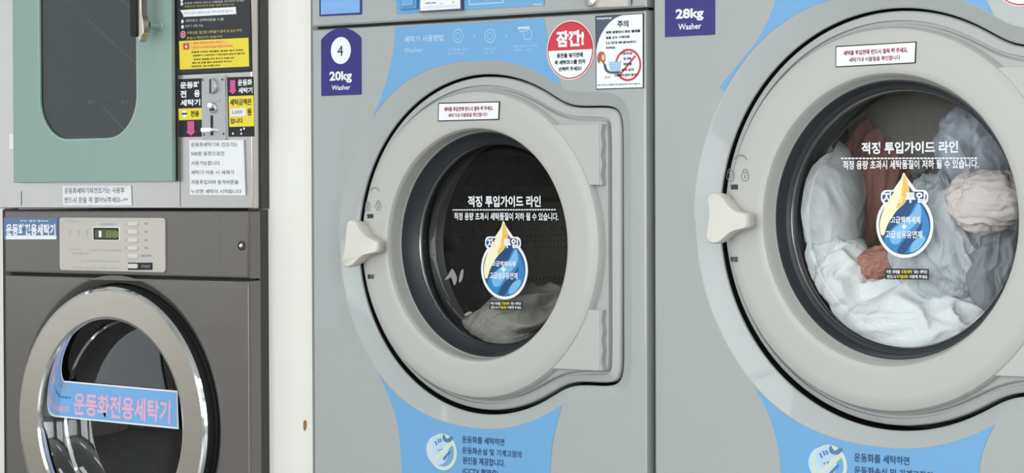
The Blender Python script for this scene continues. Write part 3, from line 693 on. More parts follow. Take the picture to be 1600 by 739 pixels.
q = [P(632, -24), P(651, -25), P(651, 9.5), P(632.5, 11.5)]; b.prism(q, -.010, -.0075, BLUE); b.build('push_button', cp4, bevel=.0012, label='square blue push button')
sh = Sheet(-.0085); sh.poly([(655.5, -60), (720.5, -64), (721, 15.6), (656, 19.4)], SLATE, 0, .0075)
sh.poly([(656.6, -60), (719, -64), (719.5, 13.2), (657, 17)], WHITEV, 1)
for x0, x1, y0, y1 in ((664.5, 682, 4.2, 6.4), (687, 693, 5, 6)): sh.txt('사용중 요금표' if x1-x0 > 9 else '시간', x0, x1, y0, y1, INK, 2, .04)
sh.circ(708.6, 3.2, .0014, GREYINK, 2); sh.line((662, 10.5), (715, 7.5), .0005, SILVERINK, 2); sh.line((662, 13), (715, 10), .0005, SILVERINK, 2)
sh.build('display_card', cp4, recalc=False, label='white card holder above the blue vinyl')
h8 = lambda x, y: (900+x/11.43, y/11.43)
b = MB(); q = [P(923, -70), P(986, -74), P(986.3, 11.2), P(923.5, 14)]; b.prism(q, -.003, -.0005, GREY)
q = [P(925, -68), P(984.5, -72), P(984.8, 10), P(925.5, 12.5)]; b.prism(q, -.006, -.002, PANELG); b.build('coin_door', cp4, bevel=.0008, label='beige grey coin box door')
b = MB(); a = P(930.5, 3); b.lathe(a[0], a[1]+.004, [(.011, -.006), (.0105, -.012), (.009, -.0135)], CHROME, 32, cap1=True)
b.prism(rrect(a[0]-.004, a[0]+.004, a[1]-.009, a[1]+.022, .003), -.024, -.0125, CHROME); b.build('key_latch', cp4, bevel=.001, label='chrome key latch')
b = MB(); b.box(P(987, 0)[0], P(987, 0)[0]+.0014, -.0008, .001, W4['zs']+.008, W4['zt']-.006, DARKSIDE); b.build('panel_seam', cp4)

# ------------------------------------------------------------------ white filler boards between the machines
b = MB(); xa, xb = P(404, 300, .03)[0], X4a-.0245; b.box(xa-.02, xb, .024, .06, 0, RZ, WHITEP)
tr = struct(b.build('trim_1'))
sh = Sheet(.0235); sh.world(catmull([(P(x, y, .0235)) for x, y in ((474.5, 658), (478, 656.5), (479.5, 663), (478, 671), (475, 673), (473.8, 666))], 4), STAINDOT, 0); sh.build('rust_stain', tr, recalc=False)
b = MB(); b.box(P(5, 300, .03)[0]-.5, P(5, 300, .03)[0]+.01, .024, .06, 0, RZ, WHITEP); struct(b.build('trim_2'))

# ------------------------------------------------------------------ shoe washer, lower left
LX0, LX1 = P(4.5, 380)[0], P(405, 380)[0]; FX1 = P(388.5, 400, -.03)[0]; FX0 = P(7, 400, -.03)[0]
ZTOP = P(200, 327.5)[1]; FY = -.03
t = thing('shoe_washer', 'bronze grey front loading shoe washer with round steel door under the green door', 'washing machine', ((LX0+LX1)/2, .35, 0))
SW = t
b = MB(); b.box(LX0, LX1, .0, .72, .12, ZTOP, DARKSIDE); b.box(LX0+.02, LX1-.02, .05, .7, 0, .12, BLACK); 
lcx, lcz = P(169.5, 662, -.05)
b = MB()
fr = lambda y, z0, z1, d=0: [(LX0+d, y, z0+d), (LX1-d, y, z0+d), (LX1-d, y, z1-d), (LX0+d, y, z1-d)]
b.loft([fr(0, .12, ZTOP), fr(.72, .12, ZTOP)], DARKSIDE, cap1=True); b.box(LX0+.02, LX1-.02, .05, .7, 0, .12, BLACK)
b.loft([fr(.001, .12, ZTOP), [(FX0+.004, -.001, .125), (FX1-.004, -.001, .125), (FX1-.004, -.001, ZTOP-.004), (FX0+.004, -.001, ZTOP-.004)]], DARKSIDE)
b.build('cabinet', t)
zseam = P(200, 432.5, FY)[1]
b = MB(); d = .005
def fascia(b, x0, x1, z0, z1, m):
    b.loft([[(x0, 0, z0), (x1, 0, z0), (x1, 0, z1), (x0, 0, z1)], [(x0, FY+d, z0), (x1, FY+d, z0), (x1, FY+d, z1), (x0, FY+d, z1)],
            [(x0+.0015, FY+.0015, z0+.0015), (x1-.0015, FY+.0015, z0+.0015), (x1-.0015, FY+.0015, z1-.0015), (x0+.0015, FY+.0015, z1-.0015)],
            [(x0+d, FY, z0+d), (x1-d, FY, z0+d), (x1-d, FY, z1-d), (x0+d, FY, z1-d)]], m, cap1=True)
fascia(b, FX0, FX1, zseam+.0022, ZTOP-.003, DARKBODY)
xv = P(342, 380, FY)[0]; b.box(xv-.0007, xv+.0007, FY-.0006, FY+.002, zseam+.008, ZTOP-.01, mat('bronze edge', (136, 132, 127), .35, .5, var=.02))
fc = b.build('control_fascia', t, wn=True)
# lower front with a round hole
RO = v(169, 456, 456+2*207, -.05)+.009; RB = RO+.005
RBc = (lcx, lcz)
olc = ([(lcx+RB*math.cos(2*math.pi*i/200), lcz+RB*math.sin(2*math.pi*i/200)) for i in range(200)], [(math.cos(2*math.pi*i/200), math.sin(2*math.pi*i/200)) for i in range(200)])
b = MB(); zl = zseam-.0022
b.loft([rect_for(olc, lcx, lcz, FX0, FX1, .13, zl, .0), rect_for(olc, lcx, lcz, FX0, FX1, .13, zl, FY+d), rect_for(olc, lcx, lcz, FX0+.0015, FX1-.0015, .1315, zl-.0015, FY+.0015), rect_for(olc, lcx, lcz, FX0+d, FX1-d, .13+d, zl-d, FY),
        off(olc, .015, FY), off(olc, .012, FY+.001), off(olc, .004, FY+.008), off(olc, 0, FY+.011), off(olc, 0, FY+.016)], DARKBODY)
b.build('front_panel', t, wn=True)
b = MB(); b.box(FX0+.006, FX1-.006, FY+.012, FY+.028, zseam-.006, zseam+.006, BLACK); b.build('seam_seal', t)
RI = v(161, 503, 503+2*161, -.05)
ox = P(0, 0)[0]*0
b = MB(); yf = -.050
b.lathe(lcx, lcz, [(RB-.002, FY+.014), (RB-.003, FY+.006), (RB-.006, FY+.002), (RO+.002, FY+.001), (RO, FY+.004)], BLACK)
b.lathe(lcx, lcz, [(RO+.001, FY+.006), (RO+.001, yf+.010), (RO-.001, yf+.006)], BLACK)
b.lathe(lcx, lcz, [(RO-.001, yf+.006), (RO-.004, yf+.0015), (RO-.009, yf)], CHROME)
b.lathe(lcx, lcz, [(RO-.009, yf), (RI+.007, yf)], STEEL)
b.lathe(lcx, lcz, [(RI+.007, yf), (RI+.002, yf+.002), (RI, yf+.006), (RI-.001, .012), (RI-.004, .016)], CHROME)
dr = b.build('door', t, label='round brushed steel door with chrome rim')
b = MB(); b.lathe(lcx, lcz, [(RI-.004, .016), (RI-.012, .014), (.10, .008), (.004, .006)], SMOKED, cap1=True); b.build('door_glass', dr)
b = MB(); b.lathe(lcx, lcz, [(RI, .02), (RI+.01, .1), (RI+.06, .12), (RI+.06, .5), (.02, .5)], TUB, 96, cap1=True); b.build('tub', t)
b = MB(); b.lathe(lcx, lcz, [(RI-.01, .13), (RI+.03, .135), (RI+.045, .15), (RI+.045, .46), (.02, .47)], DRUM, 96, cap1=True)
b.build('drum', t)
sh = Sheet(.0); bq = [(88.2, 593.8), (277, 610.5), (279, 670.5), (83, 651)]
sh.poly(bq, WHITEV, 0, .0006); sh.poly([(90, 596.3), (276, 613), (277.5, 667.5), (85.5, 648.8)], mat('banner blue', (120, 176, 228), .5, var=.01), 1)
sh.txtq('운동화전용세탁기', [(116.5, 612.5), (267.5, 626), (266.5, 662), (115, 648)], LPINK, 2, .03)
sh.txtq('빨래방', [(93, 601), (110, 602.5), (109, 609), (92.5, 607.5)], SILVERINK, 2, .02); sh.txtq('코인워시', [(91, 618), (111, 619.8), (111, 623), (91, 621.5)], NAVYTXT, 2, .02)
sh.txtq('셀프', [(90.5, 633), (110, 635), (109.5, 644), (90, 642)], LPINK, 2, .02)
sh.build('name_banner', dr, recalc=False, label='blue banner sticker with pink lettering on the glass')
f3 = lambda x, y: (x/3.81, 320+y/3.81)
pan = Sheet(FY-.003)
q = [f3(362, 76), f3(985, 78), f3(990, 402), f3(368, 388)]
A, B_ = P(*q[0], FY), P(*q[2], FY)
b = MB(); b.prism(rrect(A[0], B_[0], B_[1], A[1], .006), FY-.0035, FY-.0002, PANELG)
pn = b.build('control_panel', fc, bevel=.001, label='beige grey control panel')
b = MB(); A, B_ = P(*f3(563, 130), FY), P(*f3(722, 214), FY); b.prism(rrect(A[0], B_[0], B_[1], A[1], .002), FY-.0045, FY-.003, WHITEV)
A, B_ = P(*f3(568, 136), FY), P(*f3(717, 209), FY); b.prism(rrect(A[0], B_[0], B_[1], A[1], .001), FY-.0052, FY-.004, INK)
A, B_ = P(*f3(578, 146), FY), P(*f3(708, 200), FY); b.prism(rrect(A[0], B_[0], B_[1], A[1], .001), FY-.0058, FY-.005, LCDM); b.build('lcd_display', fc, label='olive lcd in a black bezel')
sh = Sheet(FY-.0062); a = f3(630, 155); c = f3(704, 194); sh.txt('88', a[0], c[0], a[1], c[1], LCDON, 0, .01); a = f3(588, 155); c = f3(604, 192); sh.txt('1', a[0], c[0], a[1], c[1], WHITEV, 0, .01)
sh.build('lcd_digits', fc, recalc=False)
for i, (y0, y1) in enumerate(((100, 124), (148, 173), (198, 222), (246, 269), (292, 318), (350, 378))):
    A, B_ = P(*f3(776, y0), FY), P(*f3(832, y1), FY)
    b = MB(); b.prism(rrect(A[0], B_[0], B_[1], A[1], .0028), FY-.0065, FY-.003, BUTTON); b.build('button', fc, bevel=.0008)
sh = Sheet(FY-.0040)

for i, x in enumerate((400, 456, 504)):
    a = f3(x, 150); c = f3(x+26, 186); sh.txt('T', a[0], c[0], a[1], c[1], SILVERINK, 0)
sh.build('panel_print', fc, recalc=False); sh = Sheet(FY-.0040)
for s, x0, x1, y0 in (('CYCLE', 390, 470, 92), ('REMAINING', 600, 690, 108), ('선택', 400, 480, 258), ('운동화 세탁 코스를 선택하세요', 530, 722, 262), ('동전을 넣고', 430, 540, 282), ('시작 버튼을 누르십시오', 480, 710, 326), ('표준 강력 헹굼 탈수', 430, 720, 366)):
    a = f3(x0, y0); c = f3(x1, y0+14); sh.txt(s, a[0], c[0], a[1], c[1], SILVERINK, 0); sh.build('panel_lettering', fc, recalc=False); sh = Sheet(FY-.0040)
for y in (112, 160, 210, 257):
    a = f3(862, y-7); c = f3(878, y+7); sh.txt('H', a[0], c[0], a[1], c[1], GREYINK, 0); sh.build('panel_lettering', fc, recalc=False); sh = Sheet(FY-.0040)
    a = f3(742, y-7); c = f3(752, y+7); sh.txt('1', a[0], c[0], a[1], c[1], SILVERINK, 0); sh.build('panel_lettering', fc, recalc=False); sh = Sheet(FY-.0040)
a = f3(838, 297); c = f3(902, 309); sh.txt('DELICATE', a[0], c[0], a[1], c[1], GREYINK, 0); sh.build('panel_print', fc, recalc=False); sh = Sheet(FY-.0040)
A, B_ = f3(762, 344), f3(908, 388); sh.poly([A, (B_[0], A[1]), B_, (A[0], B_[1])], INK, 0); a = f3(844, 358); c = f3(898, 374); sh.txt('START', a[0], c[0], a[1], c[1], SILVERINK, 1)
sh.build('start_label', fc, recalc=False, label='black start label')
sh = Sheet(FY-.001); q = [f3(18, 76), f3(352, 74), f3(356, 212), f3(20, 210)]
sh.poly([f3(22, 76), f3(340, 78), f3(344, 206), f3(24, 208)], mat('label dusty blue', (96, 124, 166), .5, var=.03), 0, .0006)
sh.txtq('운동화전용세탁기', [f3(38, 112), f3(332, 114), f3(334, 182), f3(38, 182)], WHITEV, 2, .04)
sh.poly([f3(36, 182), f3(336, 182), f3(336, 205), f3(36, 206)], WHITEV, 1); sh.txtq('무인 셀프 빨래방', [f3(120, 90), f3(290, 91), f3(290, 102), f3(120, 101)], WHITEV, 1, .01)
sh.build('name_label', fc, recalc=False, label='blue name label with white lettering')
b = MB(); a = P(*f3(1440, 243), FY); b.lathe(a[0], a[1], [(.0088, FY-.0002), (.0082, FY-.0025), (.0066, FY-.003), (.006, FY-.001), (.006, FY+.001)], DARKSIDE, 32)
b.lathe(a[0], a[1], [(.0045, FY+.001), (.0045, FY-.003), (.0025, FY-.0045)], CHROME, 24, cap1=True); b.build('lock', fc, label='chrome lock')

# ------------------------------------------------------------------ shoe dryer, upper left
UX0, UX1 = P(2.5, 200)[0], P(404, 320)[0]; UZ0, UZ1 = ZTOP+.002, 1.93; UY = -.016
t = thing('shoe_dryer', 'stainless shoe dryer with sage green door stacked on the bronze grey washer', 'shoe dryer', ((UX0+UX1)/2, .35, UZ0))
DX0, DX1 = P(20, 150, -.03)[0], P(268.2, 150, -.03)[0]; DZ0, DZ1 = P(150, 284.6, -.03)[1], 1.86
WX0, WX1 = P(60.5, 100, -.03)[0], P(214.5, 100, -.03)[0]; WZ0 = P(140, 218.5, -.03)[1]; WZ1 = 1.72
zf1 = UZ0+.004
b = MB(); hole = [(DX0+.02, DZ0+.02), (DX1-.02, DZ0+.02), (DX1-.02, DZ1-.02), (DX0+.02, DZ1-.02)]
b.prism([(UX0, UZ0), (UX1, UZ0), (UX1, UZ1), (UX0, UZ1)], UY, .004, STAIN, [hole]); b.build('front_frame', t, bevel=.002)
b = MB(); fr = lambda y: [(UX0+.001, y, UZ0), (UX1+.004, y, UZ0), (UX1+.004, y, UZ1), (UX0+.001, y, UZ1)]
b.loft([fr(.004), fr(.70)], DARKSIDE, cap1=True); b.build('cabinet', t)
b = MB(); b.loft([[(x, y, z) for x, z in hole] for y in (.004, .5)], CHAMB, cap1=True); b.build('drying_chamber', t)
xs_ = P(281.5, 250, UY)[0]; b = MB(); b.box(xs_-.0006, xs_+.0006, UY-.0004, UY+.001, UZ0+.004, P(281, 216, UY)[1], DARKSIDE); b.build('panel_seam', t); b = MB(); xs2 = P(33.5, 300, UY)[0]; b.box(xs2-.0008, xs2+.0008, UY-.0004, UY+.001, UZ0+.006, UZ0+.034, DARKSIDE); b.build('panel_seam', t)
# door
wh = rrect(WX0, WX1, WZ0, WZ1, .083, 14)
b = MB(); rr_ = lambda e: [(WX0-e, WZ0-e), (WX1+e, WZ0-e)]
b.prism([(DX0, DZ0), (DX1, DZ0), (DX1, DZ1), (DX0, DZ1)], -.030, UY-.004, GREEN, [wh])
dd = b.build('door', t, bevel=.0012, label='sage green steel door')
b = MB(); b.prism(rrect(WX0-.001, WX1+.001, WZ0-.001, WZ1+.001, .084, 14), -.0302, -.024, GREENEDGE, [rrect(WX0+.0025, WX1-.0025, WZ0+.0025, WZ1-.0025, .0805, 14)]); b.build('window_trim', dd)
b = MB(); b.prism(rrect(WX0+.001, WX1-.001, WZ0+.001, WZ1-.001, .082, 14), -.026, -.022, TINTGLASS); b.build('window_glass', dd, label='dark tinted window')
b = MB(); b.box(DX0+.003, DX1-.003, UY-.004, UY-.0005, DZ0+.003, DZ1-.003, BLACK)
b = MB(); b.prism([(DX0+.003, DZ0+.002), (DX1-.003, DZ0+.002), (DX1-.003, DZ1-.003), (DX0+.003, DZ1-.003)], UY-.0042, UY-.0004, BLACK, [hole]); b.build('door_seal', dd)
f1 = lambda x, y: (x/3.81, y/3.81)
xa, za = P(16.5, 206, -.03)[0], P(16.5, 220, -.03)[1]; b = MB(); b.prism(rrect(DX0-.016, DX0-.003, P(17, 233, -.03)[1], P(17, 209, -.03)[1], .002), -.026, UY, WHITEP); b.build('hinge_block', dd, bevel=.001)
# handle
b = MB(); yh = -.075; a = P(225, 50, -.05)
gx0, gx1 = P(209.5, 30, yh)[0], P(218.5, 30, yh)[0]; zb_ = P(214, 57.5, yh)[1]
b.prism(rrect(gx0, gx1, zb_, zb_+.17, .004), yh-.010, yh+.012, BLACK); hd = b.build('door_handle', dd, bevel=.003, label='black grip on a chrome bracket')
b = MB(); cx0 = gx1+.0005; hp = catmull([(cx0, zb_+.002), (cx0+.012, zb_+.002), (cx0+.015, zb_+.010), (cx0+.013, zb_+.03), (cx0+.009, zb_+.055), (cx0+.008, zb_+.17), (cx0, zb_+.17)], 6)
b.prism(hp, yh-.006, yh+.010, STEEL); b.lathe(cx0+.006, zb_+.022, [(.007, yh+.014), (.007, -.034), (.010, -.032), (.010, -.0301)], GREEN, 32)
b.lathe(cx0+.008, zb_+.14, [(.012, yh+.014), (.012, -.034), (.018, -.032), (.018, -.0301)], CHROME, 32); b.build('bracket', hd, bevel=.002, label='chrome bracket')
# inside: slanted shoe rails and pegs
b = MB()
for (p, q, y) in (((150, -35, .12), (222, 34, .03), .03), ((160, 166, .03), (192, 206, .03), .03), ((92, -10, .10), (205, 98, .10), .10)):
    A, B_ = P(p[0], p[1], y), P(q[0], q[1], y); b.tube([(A[0], y, A[1]), (B_[0], y+.01, B_[1])], .0020, BUTTON)
b.build('shoe_rail', t)
for px, py in ((141, 160), (192, 160)):
    b = MB(); a = P(px, py, .03); b.lathe(a[0], a[1], [(.0045, .04), (.0045, .028), (.002, .026)], WHITEP, 24, cap1=True); b.tube([(a[0], .05, a[1]), (a[0], .4, a[1]+.01)], .004, TUB); b.build('peg', t)
# printed matter on the stainless strip
g1 = lambda x, y: (270+x/11.37, y/11.37); g2 = lambda x, y: (270+x/11.37, 55+y/11.37)
DARKPRINT = mat('charcoal print', (42, 43, 48), .4, var=.03)
sh = Sheet(UY-.001)
sh.poly([(271.5, -75), (391, -80), (394.2, 112.2), (277.8, 117.6)], INK, 0, .0008); sh.poly([(273.5, -73), (389.5, -78), (392.3, 109.3), (280, 114.6)], DARKPRINT, 1)
def row(s, x0, x1, yl, slope, h, m, bold=.02, k=2, g=g1):
    q = [g(x0, yl), g(x1, yl-slope*(x1-x0)), g(x1, yl-slope*(x1-x0)+h), g(x0, yl+h)]; sh.txtq(s, q, m, k, bold)
sl = .045
row('운동화 세탁전 반드시 이물질을 제거하여 주세요', 215, 1280, 40, sl, 38, SILVERINK); row('신발끈은 분리하여 따로 넣어 주십시오', 205, 1100, 100, sl, 36, OLIVE)
sh.poly([g1(135, 180), g1(1125, 122), g1(1135, 250), g1(195, 302), g1(185, 255)], WHITEV, 2); row('건조시간은 세탁코스를 선택 하시면 됩니다', 200, 1080, 218, .055, 42, GREYINK, .0, 2.5)
row('세탁코스 선택버튼을 누름', 225, 910, 345, sl, 52, SILVERINK); row('건조기 사용 가능', 220, 545, 442, sl, 50, SILVERINK)
row('가죽신발, 털신발 세탁불가 탈색 및 손상 주의', 255, 1230, 560, .05, 56, OLIVE); row('분실시 책임지지 않습니다', 250, 890, 655, .05, 46, OLIVE)
for x, y in ((165, 5), (168, 70), (178, 382), (180, 478)): sh.circ(*g1(x, y), .0034, WHITEV, 2)
sh.circ(*g1(188, 612), .0066, PINKEDGE, 2); sh.circ(*g1(188, 612), .0052, REDV, 2.4); sh.txt('!', g1(180, 0)[0], g1(197, 0)[0], g1(0, 585)[1], g1(0, 640)[1], WHITEV, 3, .03)
sh.poly([g2(118, 105), g2(1352, 45), g2(1364, 555), g2(133, 612)], YELLOW, 2)
sh.poly([g2(165, 130), g2(900, 92), g2(1080, 175), g2(1080, 215), g2(330, 262), g2(170, 270)], GOLD, 2.3); sh.poly([g2(195, 150), g2(295, 144), g2(298, 250), g2(200, 258)], REDV, 2.7); sh.circ(*g2(248, 203), .0032, PINKEDGE, 3)
for s, x0, x1, y, m in (('필독 운동화 전용 세탁기', 375, 900, 125, ORANGE), ('반드시 아래사항을 확인 하세요', 370, 1080, 205, ORANGE), ('운동화 이외의 세탁물은 절대로 넣지 마세요', 340, 1265, 288, INK), ('운동화가 손상되거나 기계고장의 원인이 됩니다', 365, 1290, 350, INK), ('정해진 용량을 지켜 주시기 바랍니다', 378, 1100, 418, INK), ('세탁 후 문을 열어 건조하여 주시기', 345, 1050, 480, INK), ('바라며 감사합니다', 345, 855, 540, INK)):
    row(s, x0, x1, y, .045, 32, m, .03, 3, g2)
sh.build('notice_board', t, recalc=False, label='black printed notice with yellow warning box')
g6 = lambda x, y: (270+x/6.72, 115+y/6.72)
def coin_label(a, c):
    return None
sh = Sheet(UY-.001)
sh.poly([g6(52, 58), g6(300, 48), g6(312, 662), g6(62, 668)], INK, 0, .0008)
for s, x0, x1, y0, y1 in (('운동화', 80, 285, 85, 155), ('세탁기', 82, 290, 270, 338)): sh.txtq(s, [g6(x0, y0+4), g6(x1, y0-4), g6(x1, y1-4), g6(x0, y1+4)], SILVERINK2 if False else WHITEV, 1, .035)
sh.txtq('전', [g6(80, 178), g6(145, 176), g6(145, 250), g6(80, 252)], WHITEV, 1, .035); sh.txtq('용', [g6(225, 172), g6(287, 170), g6(287, 246), g6(225, 248)], WHITEV, 1, .035)
sh.poly([g6(62, 368), g6(310, 360), g6(312, 482), g6(66, 490)], YELLOW, 1); sh.circ(*g6(127, 422), .0065, WHITEV, 2); sh.line(g6(102, 423), g6(154, 420), .0032, INK, 3); sh.txtq('전용', [g6(190, 392), g6(280, 388), g6(280, 450), g6(190, 454)], INK, 2, .03)
def arrow(x, y0, y1, wd, hw):
    sh.poly([g6(x-wd, y0), g6(x+wd, y0-2), g6(x+wd+2, y1-45), g6(x+hw, y1-46), g6(x+2, y1), g6(x-hw, y1-42), g6(x-wd+2, y1-43)], PINK, 2)
arrow(192, 500, 652, 36, 54)
sh.build('coin_label', t, recalc=False, label='black and yellow label left of the coin slot')
sh = Sheet(UY-.001)
sh.poly([g6(570, 38), g6(846, 30), g6(856, 660), g6(584, 664)], INK, 0, .0008)
arrow(632, 70, 218, 28, 45)
for s, x0, x1, y0, y1, m in (('운동화', 685, 835, 62, 130, WHITEV), ('세탁기', 690, 838, 148, 208, WHITEV)): sh.txtq(s, [g6(x0, y0), g6(x1, y0-5), g6(x1, y1-5), g6(x0, y1)], m, 1, .03)
sh.poly([g6(588, 238), g6(850, 228), g6(856, 553), g6(596, 560)], YELLOW, 1)
sh.txtq('세탁금액은', [g6(602, 268), g6(830, 262), g6(830, 328), g6(604, 336)], INK, 2, .025); sh.poly([g6(604, 370), g6(768, 362), g6(770, 444), g6(608, 450)], PAPER, 2); sh.txtq('5,000', [g6(622, 388), g6(735, 382), g6(738, 424), g6(624, 430)], GREYINK, 3, .0)
sh.txtq('원', [g6(785, 366), g6(826, 363), g6(828, 438), g6(787, 440)], INK, 2, .03); sh.txtq('입니다', [g6(608, 470), g6(738, 466), g6(738, 522), g6(610, 528)], INK, 2, .025)
for x, y in ((636, 630), (720, 590), (752, 577), (722, 630)): sh.circ(*g6(x, y), .0021, WHITEV, 2)
sh.build('price_label', t, recalc=False, label='black and yellow price label right of the coin slot')
# coin mechanism
A, B_ = P(*g6(318, 32), UY), P(*g6(568, 692), UY)
b = MB(); b.prism(rrect(A[0], B_[0], B_[1], A[1], .002), UY-.004, UY-.0002, COINP)
cmx = b.build('coin_mechanism', t, bevel=.0008, label='zinc coin slot plate')
b = MB(); a = P(*g6(440, 133), UY); b.lathe(a[0], a[1], [(.0145, UY-.0038), (.0135, UY-.010), (.0125, UY-.011)], COINP, 40, cap1=True); b.box(a[0]-.0012, a[0]+.0012, UY-.0125, UY-.0105, a[1]-.0125, a[1]+.0125, INK); b.build('coin_dial', cmx)
b = MB(); A, B_ = P(*g6(370, 262), UY), P(*g6(512, 292), UY); b.prism([(A[0], B_[1]), (B_[0], B_[1]), (B_[0], A[1]), (A[0], A[1])], UY-.006, UY-.0035, COINP); b.build('name_plate', cmx, bevel=.0005)
b = MB(); a = P(*g6(445, 362), UY); b.lathe(a[0], a[1], [(.010, UY-.0038), (.0095, UY-.0075), (.007, UY-.0085)], COINP, 32, cap1=True); b.prism(rrect(a[0]-.006, a[0]+.005, a[1]+.0005, a[1]+.009, .003), UY-.014, UY-.007, CHROME); b.box(a[0]-.005, a[0]+.007, UY-.0092, UY-.008, a[1]-.005, a[1]-.001, INK); b.build('reject_button', cmx)
b = MB(); A, B_ = P(*g6(414, 440), UY), P(*g6(440, 648), UY); b.box(A[0], B_[0], UY-.0046, UY-.0036, B_[1], A[1], INK); b.build('coin_slot', cmx)
b = MB(); A, B_ = P(*g6(358, 572), UY), P(*g6(465, 610), UY); b.prism(rrect(A[0], B_[0], B_[1], A[1], .002), UY-.016, UY-.0035, CHROME); b.build('return_lever', cmx, bevel=.001)
for x, y in ((330, 66), (538, 64), (345, 640), (550, 632)):
    b = MB(); a = P(*g6(x, y), UY); b.lathe(a[0], a[1], [(.0019, UY-.0038), (.0017, UY-.0052)], DARKSIDE, 16, cap1=True); b.build('screw', cmx)
# taped paper notes
g4 = lambda x, y: (280+x/6.72, 210+y/6.72)
sh = Sheet(UY-.004); sh.poly([g4(105, 60), g4(670, 58), g4(690, 640), g4(112, 635)], PAPER, 0, .003)
for s, x1, y0, y1 in (('운동화세탁기와 건조기는', 615, 82, 130), ('500원 동전으로만', 478, 178, 224), ('사용가능합니다', 428, 278, 324), ('세탁기 이용 시 세제가', 580, 376, 420), ('자동투입되며 동작버튼을', 625, 478, 524), ('누르면 세탁이 시작됩니다', 655, 576, 620)):
    sh.txtq(s, [g4(126, y0), g4(x1, y0), g4(x1, y1), g4(126, y1)], GREYINK, 1, .01)
sh.build('paper_note', t, recalc=False, label='square white paper note with six typed lines')
sh = Sheet(UY-.002); f2 = lambda x, y: (x/3.81, 180+y/3.81)
sh.poly([f2(372, 420), f2(778, 418), f2(783, 536), f2(375, 536)], PAPER, 0, .0015)
sh.txtq('운동화세탁기와건조기는 사용후', [f2(385, 432), f2(742, 430), f2(742, 464), f2(385, 467)], GREYINK, 1, .01); sh.txtq('반드시 문을 꼭 열어놔주세요~^^', [f2(385, 487), f2(762, 487), f2(762, 520), f2(385, 522)], GREYINK, 1, .01)
sh.build('paper_strip', t, recalc=False, label='white paper strip with two typed lines')

# dried splashes inside the first washer's glass
sh = Sheet(W4['yg']-.0012)
for pts in (((695, 437), (701, 428), (706, 420), (711, 426), (714, 436), (710, 446), (705, 434), (700, 436)), ((717, 438), (720, 424), (724, 421), (723, 434), (719, 441)), ((725, 492), (732, 487), (738, 488), (730, 493))):
    sh.world(catmull([P(x, y, sh.Y) for x, y in pts], 4), SPLASH, 0)
    sh.build('dried_splash', d4, recalc=False); sh = Sheet(W4['yg']-.0012)

# ------------------------------------------------------------------ laundry
def cloth(name, label, cat, c, rad, m, w, seed=0, amp=.16, freq=2.4, axis=(1, .35, .5), lump=.22, rot=0, sub=6, front=None, ridge=True, fine=.05, seam=None):
    bm = bmesh.new(); bmesh.ops.create_icosphere(bm, subdivisions=sub, radius=1)
    X, Z = P(c[0], c[1], c[2]); ctr = Vector((X, c[2], Z)); cx, cz, RD = w['cx'], w['cz'], w['RD']-.012; yf = (w['yg']+.006) if front is None else front
    off3 = Vector((seed*3.7, seed*1.3, seed*2.1)); cr, sr = math.cos(R_(rot)), math.sin(R_(rot))
    for v_ in bm.verts:
        u = v_.co.copy(); q = Vector((u.x*axis[0], u.y*axis[1], u.z*axis[2]))
        e = u*1.3+off3; wv = Vector((noise.noise(e), noise.noise(e+Vector((17.3, 5.1, 9.7))), noise.noise(e+Vector((-8.9, 23.7, 3.3)))))
        f_ = noise.noise(q*freq+wv*.9+off3); g_ = noise.noise(q*freq*2.3+wv*1.4-off3)
        r = 1+lump*noise.noise(u*1.1-off3)
        r += amp*((1-abs(f_)*2.2) if ridge else f_)+fine*(1-abs(g_)*2)
        p = Vector((u.x*rad[0], u.y*rad[1], u.z*rad[2]))*r
        p = Vector((p.x*cr-p.z*sr, p.y, p.x*sr+p.z*cr))+ctr
        if p.y < yf+.03:                                              # pressed softly against the door glass
            k = (yf+.03-p.y); p.y = yf+.03-.03*(1-math.exp(-k/.03))
        d = Vector((p.x-cx, p.z-cz)); l = d.length; lim = RD if p.y > w['y4']+.125 else w['R4']+.006+(RD-w['R4']-.006)*max(0, (p.y-w['y4']-.085)/.04)**2
        if l > lim: d *= lim/l; p.x, p.z = cx+d.x, cz+d.y
        p.y = min(p.y, .60)
        v_.co = p-ctr
    me = bpy.data.meshes.new(name); bm.to_mesh(me); bm.free(); me.materials.append(m)
    me.polygons.foreach_set('use_smooth', [True]*len(me.polygons)); me.update()
    o = bpy.data.objects.new(name, me); C.objects.link(o); o.location = ctr; tag(o, label, cat); return o
WHITEC = fabric('white cotton', (242, 243, 245), crease=.5, cscale=16)
WHITE2 = fabric('soft white padding', (226, 226, 228), crease=.22, cscale=10)
SALMON = fabric('salmon knit', (196, 140, 128), crease=.5, cscale=22)
GREYW = fabric('thin greyish white cotton', (206, 210, 216), crease=.7, cscale=20, stretch=(1.6, 1, .5))
BLUEG = fabric('pale blue grey cotton', (186, 192, 206), crease=.3, cscale=14)
PINKW = fabric('pinkish white cotton', (230, 216, 214), crease=.45, cscale=20)
DGREY = fabric('dull grey cotton', (150, 153, 160), crease=.35, cscale=18)
BEIGE = fabric('dim beige grey towel', (150, 146, 138), crease=.3, cscale=14)
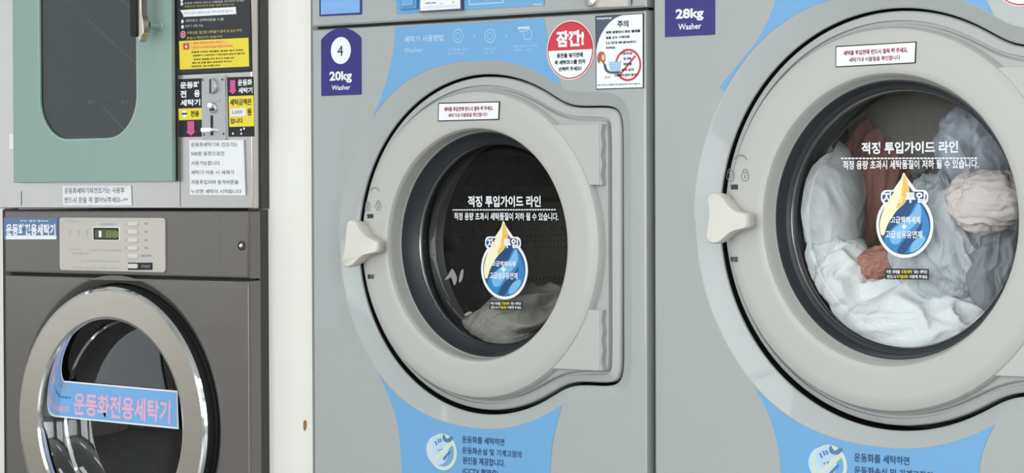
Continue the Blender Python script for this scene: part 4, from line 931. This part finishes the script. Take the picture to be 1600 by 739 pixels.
DIMSAL = fabric('dusky salmon knit', (176, 126, 116), crease=.6, cscale=18, stretch=(1.8, 1, .5))
cloth('bed_sheet', 'white cotton sheet bunched along the bottom of the full drum', 'bed sheet', (1428, 516, .18), (.165, .115, .074), WHITEC, W28, 1, .22, 2.0, (1, .5, .9), fine=.07)
cloth('duvet', 'puffy white duvet pressed against the left of the full drum', 'duvet', (1285, 312, .15), (.056, .09, .108), WHITE2, W28, 2, .07, 1.5, lump=.14, rot=10, fine=.03)
cloth('pillowcase', 'crumpled white pillowcase below the puffy white duvet', 'pillowcase', (1302, 440, .14), (.060, .08, .060), WHITEC, W28, 9, .24, 2.4, rot=-30, fine=.08)
cloth('sweatshirt', 'dusky salmon sweatshirt hanging behind the drop sticker', 'sweatshirt', (1358, 325, .30), (.075, .07, .118), DIMSAL, W28, 3, .18, 2.4, (1.3, .5, .35), rot=-10)
cloth('sock', 'folded salmon sock lying on the white sheet', 'sock', (1372, 410, .15), (.043, .04, .024), SALMON, W28, 4, .10, 3, rot=16)
cloth('trousers', 'thin greyish white trousers filling the right middle of the drum', 'trousers', (1480, 372, .15), (.078, .085, .092), GREYW, W28, 5, .14, 2.6, (1.7, .5, .35), rot=28, fine=.06)
cloth('shirt', 'pale blue grey shirt at the top right of the drum', 'shirt', (1540, 226, .19), (.060, .09, .070), BLUEG, W28, 6, .10, 1.8, rot=20)
cloth('towel', 'pinkish white towel bundle right of the greyish white trousers', 'towel', (1548, 316, .12), (.062, .065, .048), PINKW, W28, 7, .12, 2.2, (.6, .5, 1.1), rot=-8)
cloth('sweater', 'dull grey sweater at the lower right edge of the drum', 'sweater', (1584, 430, .17), (.052, .09, .070), DGREY, W28, 8, .12, 2.0)
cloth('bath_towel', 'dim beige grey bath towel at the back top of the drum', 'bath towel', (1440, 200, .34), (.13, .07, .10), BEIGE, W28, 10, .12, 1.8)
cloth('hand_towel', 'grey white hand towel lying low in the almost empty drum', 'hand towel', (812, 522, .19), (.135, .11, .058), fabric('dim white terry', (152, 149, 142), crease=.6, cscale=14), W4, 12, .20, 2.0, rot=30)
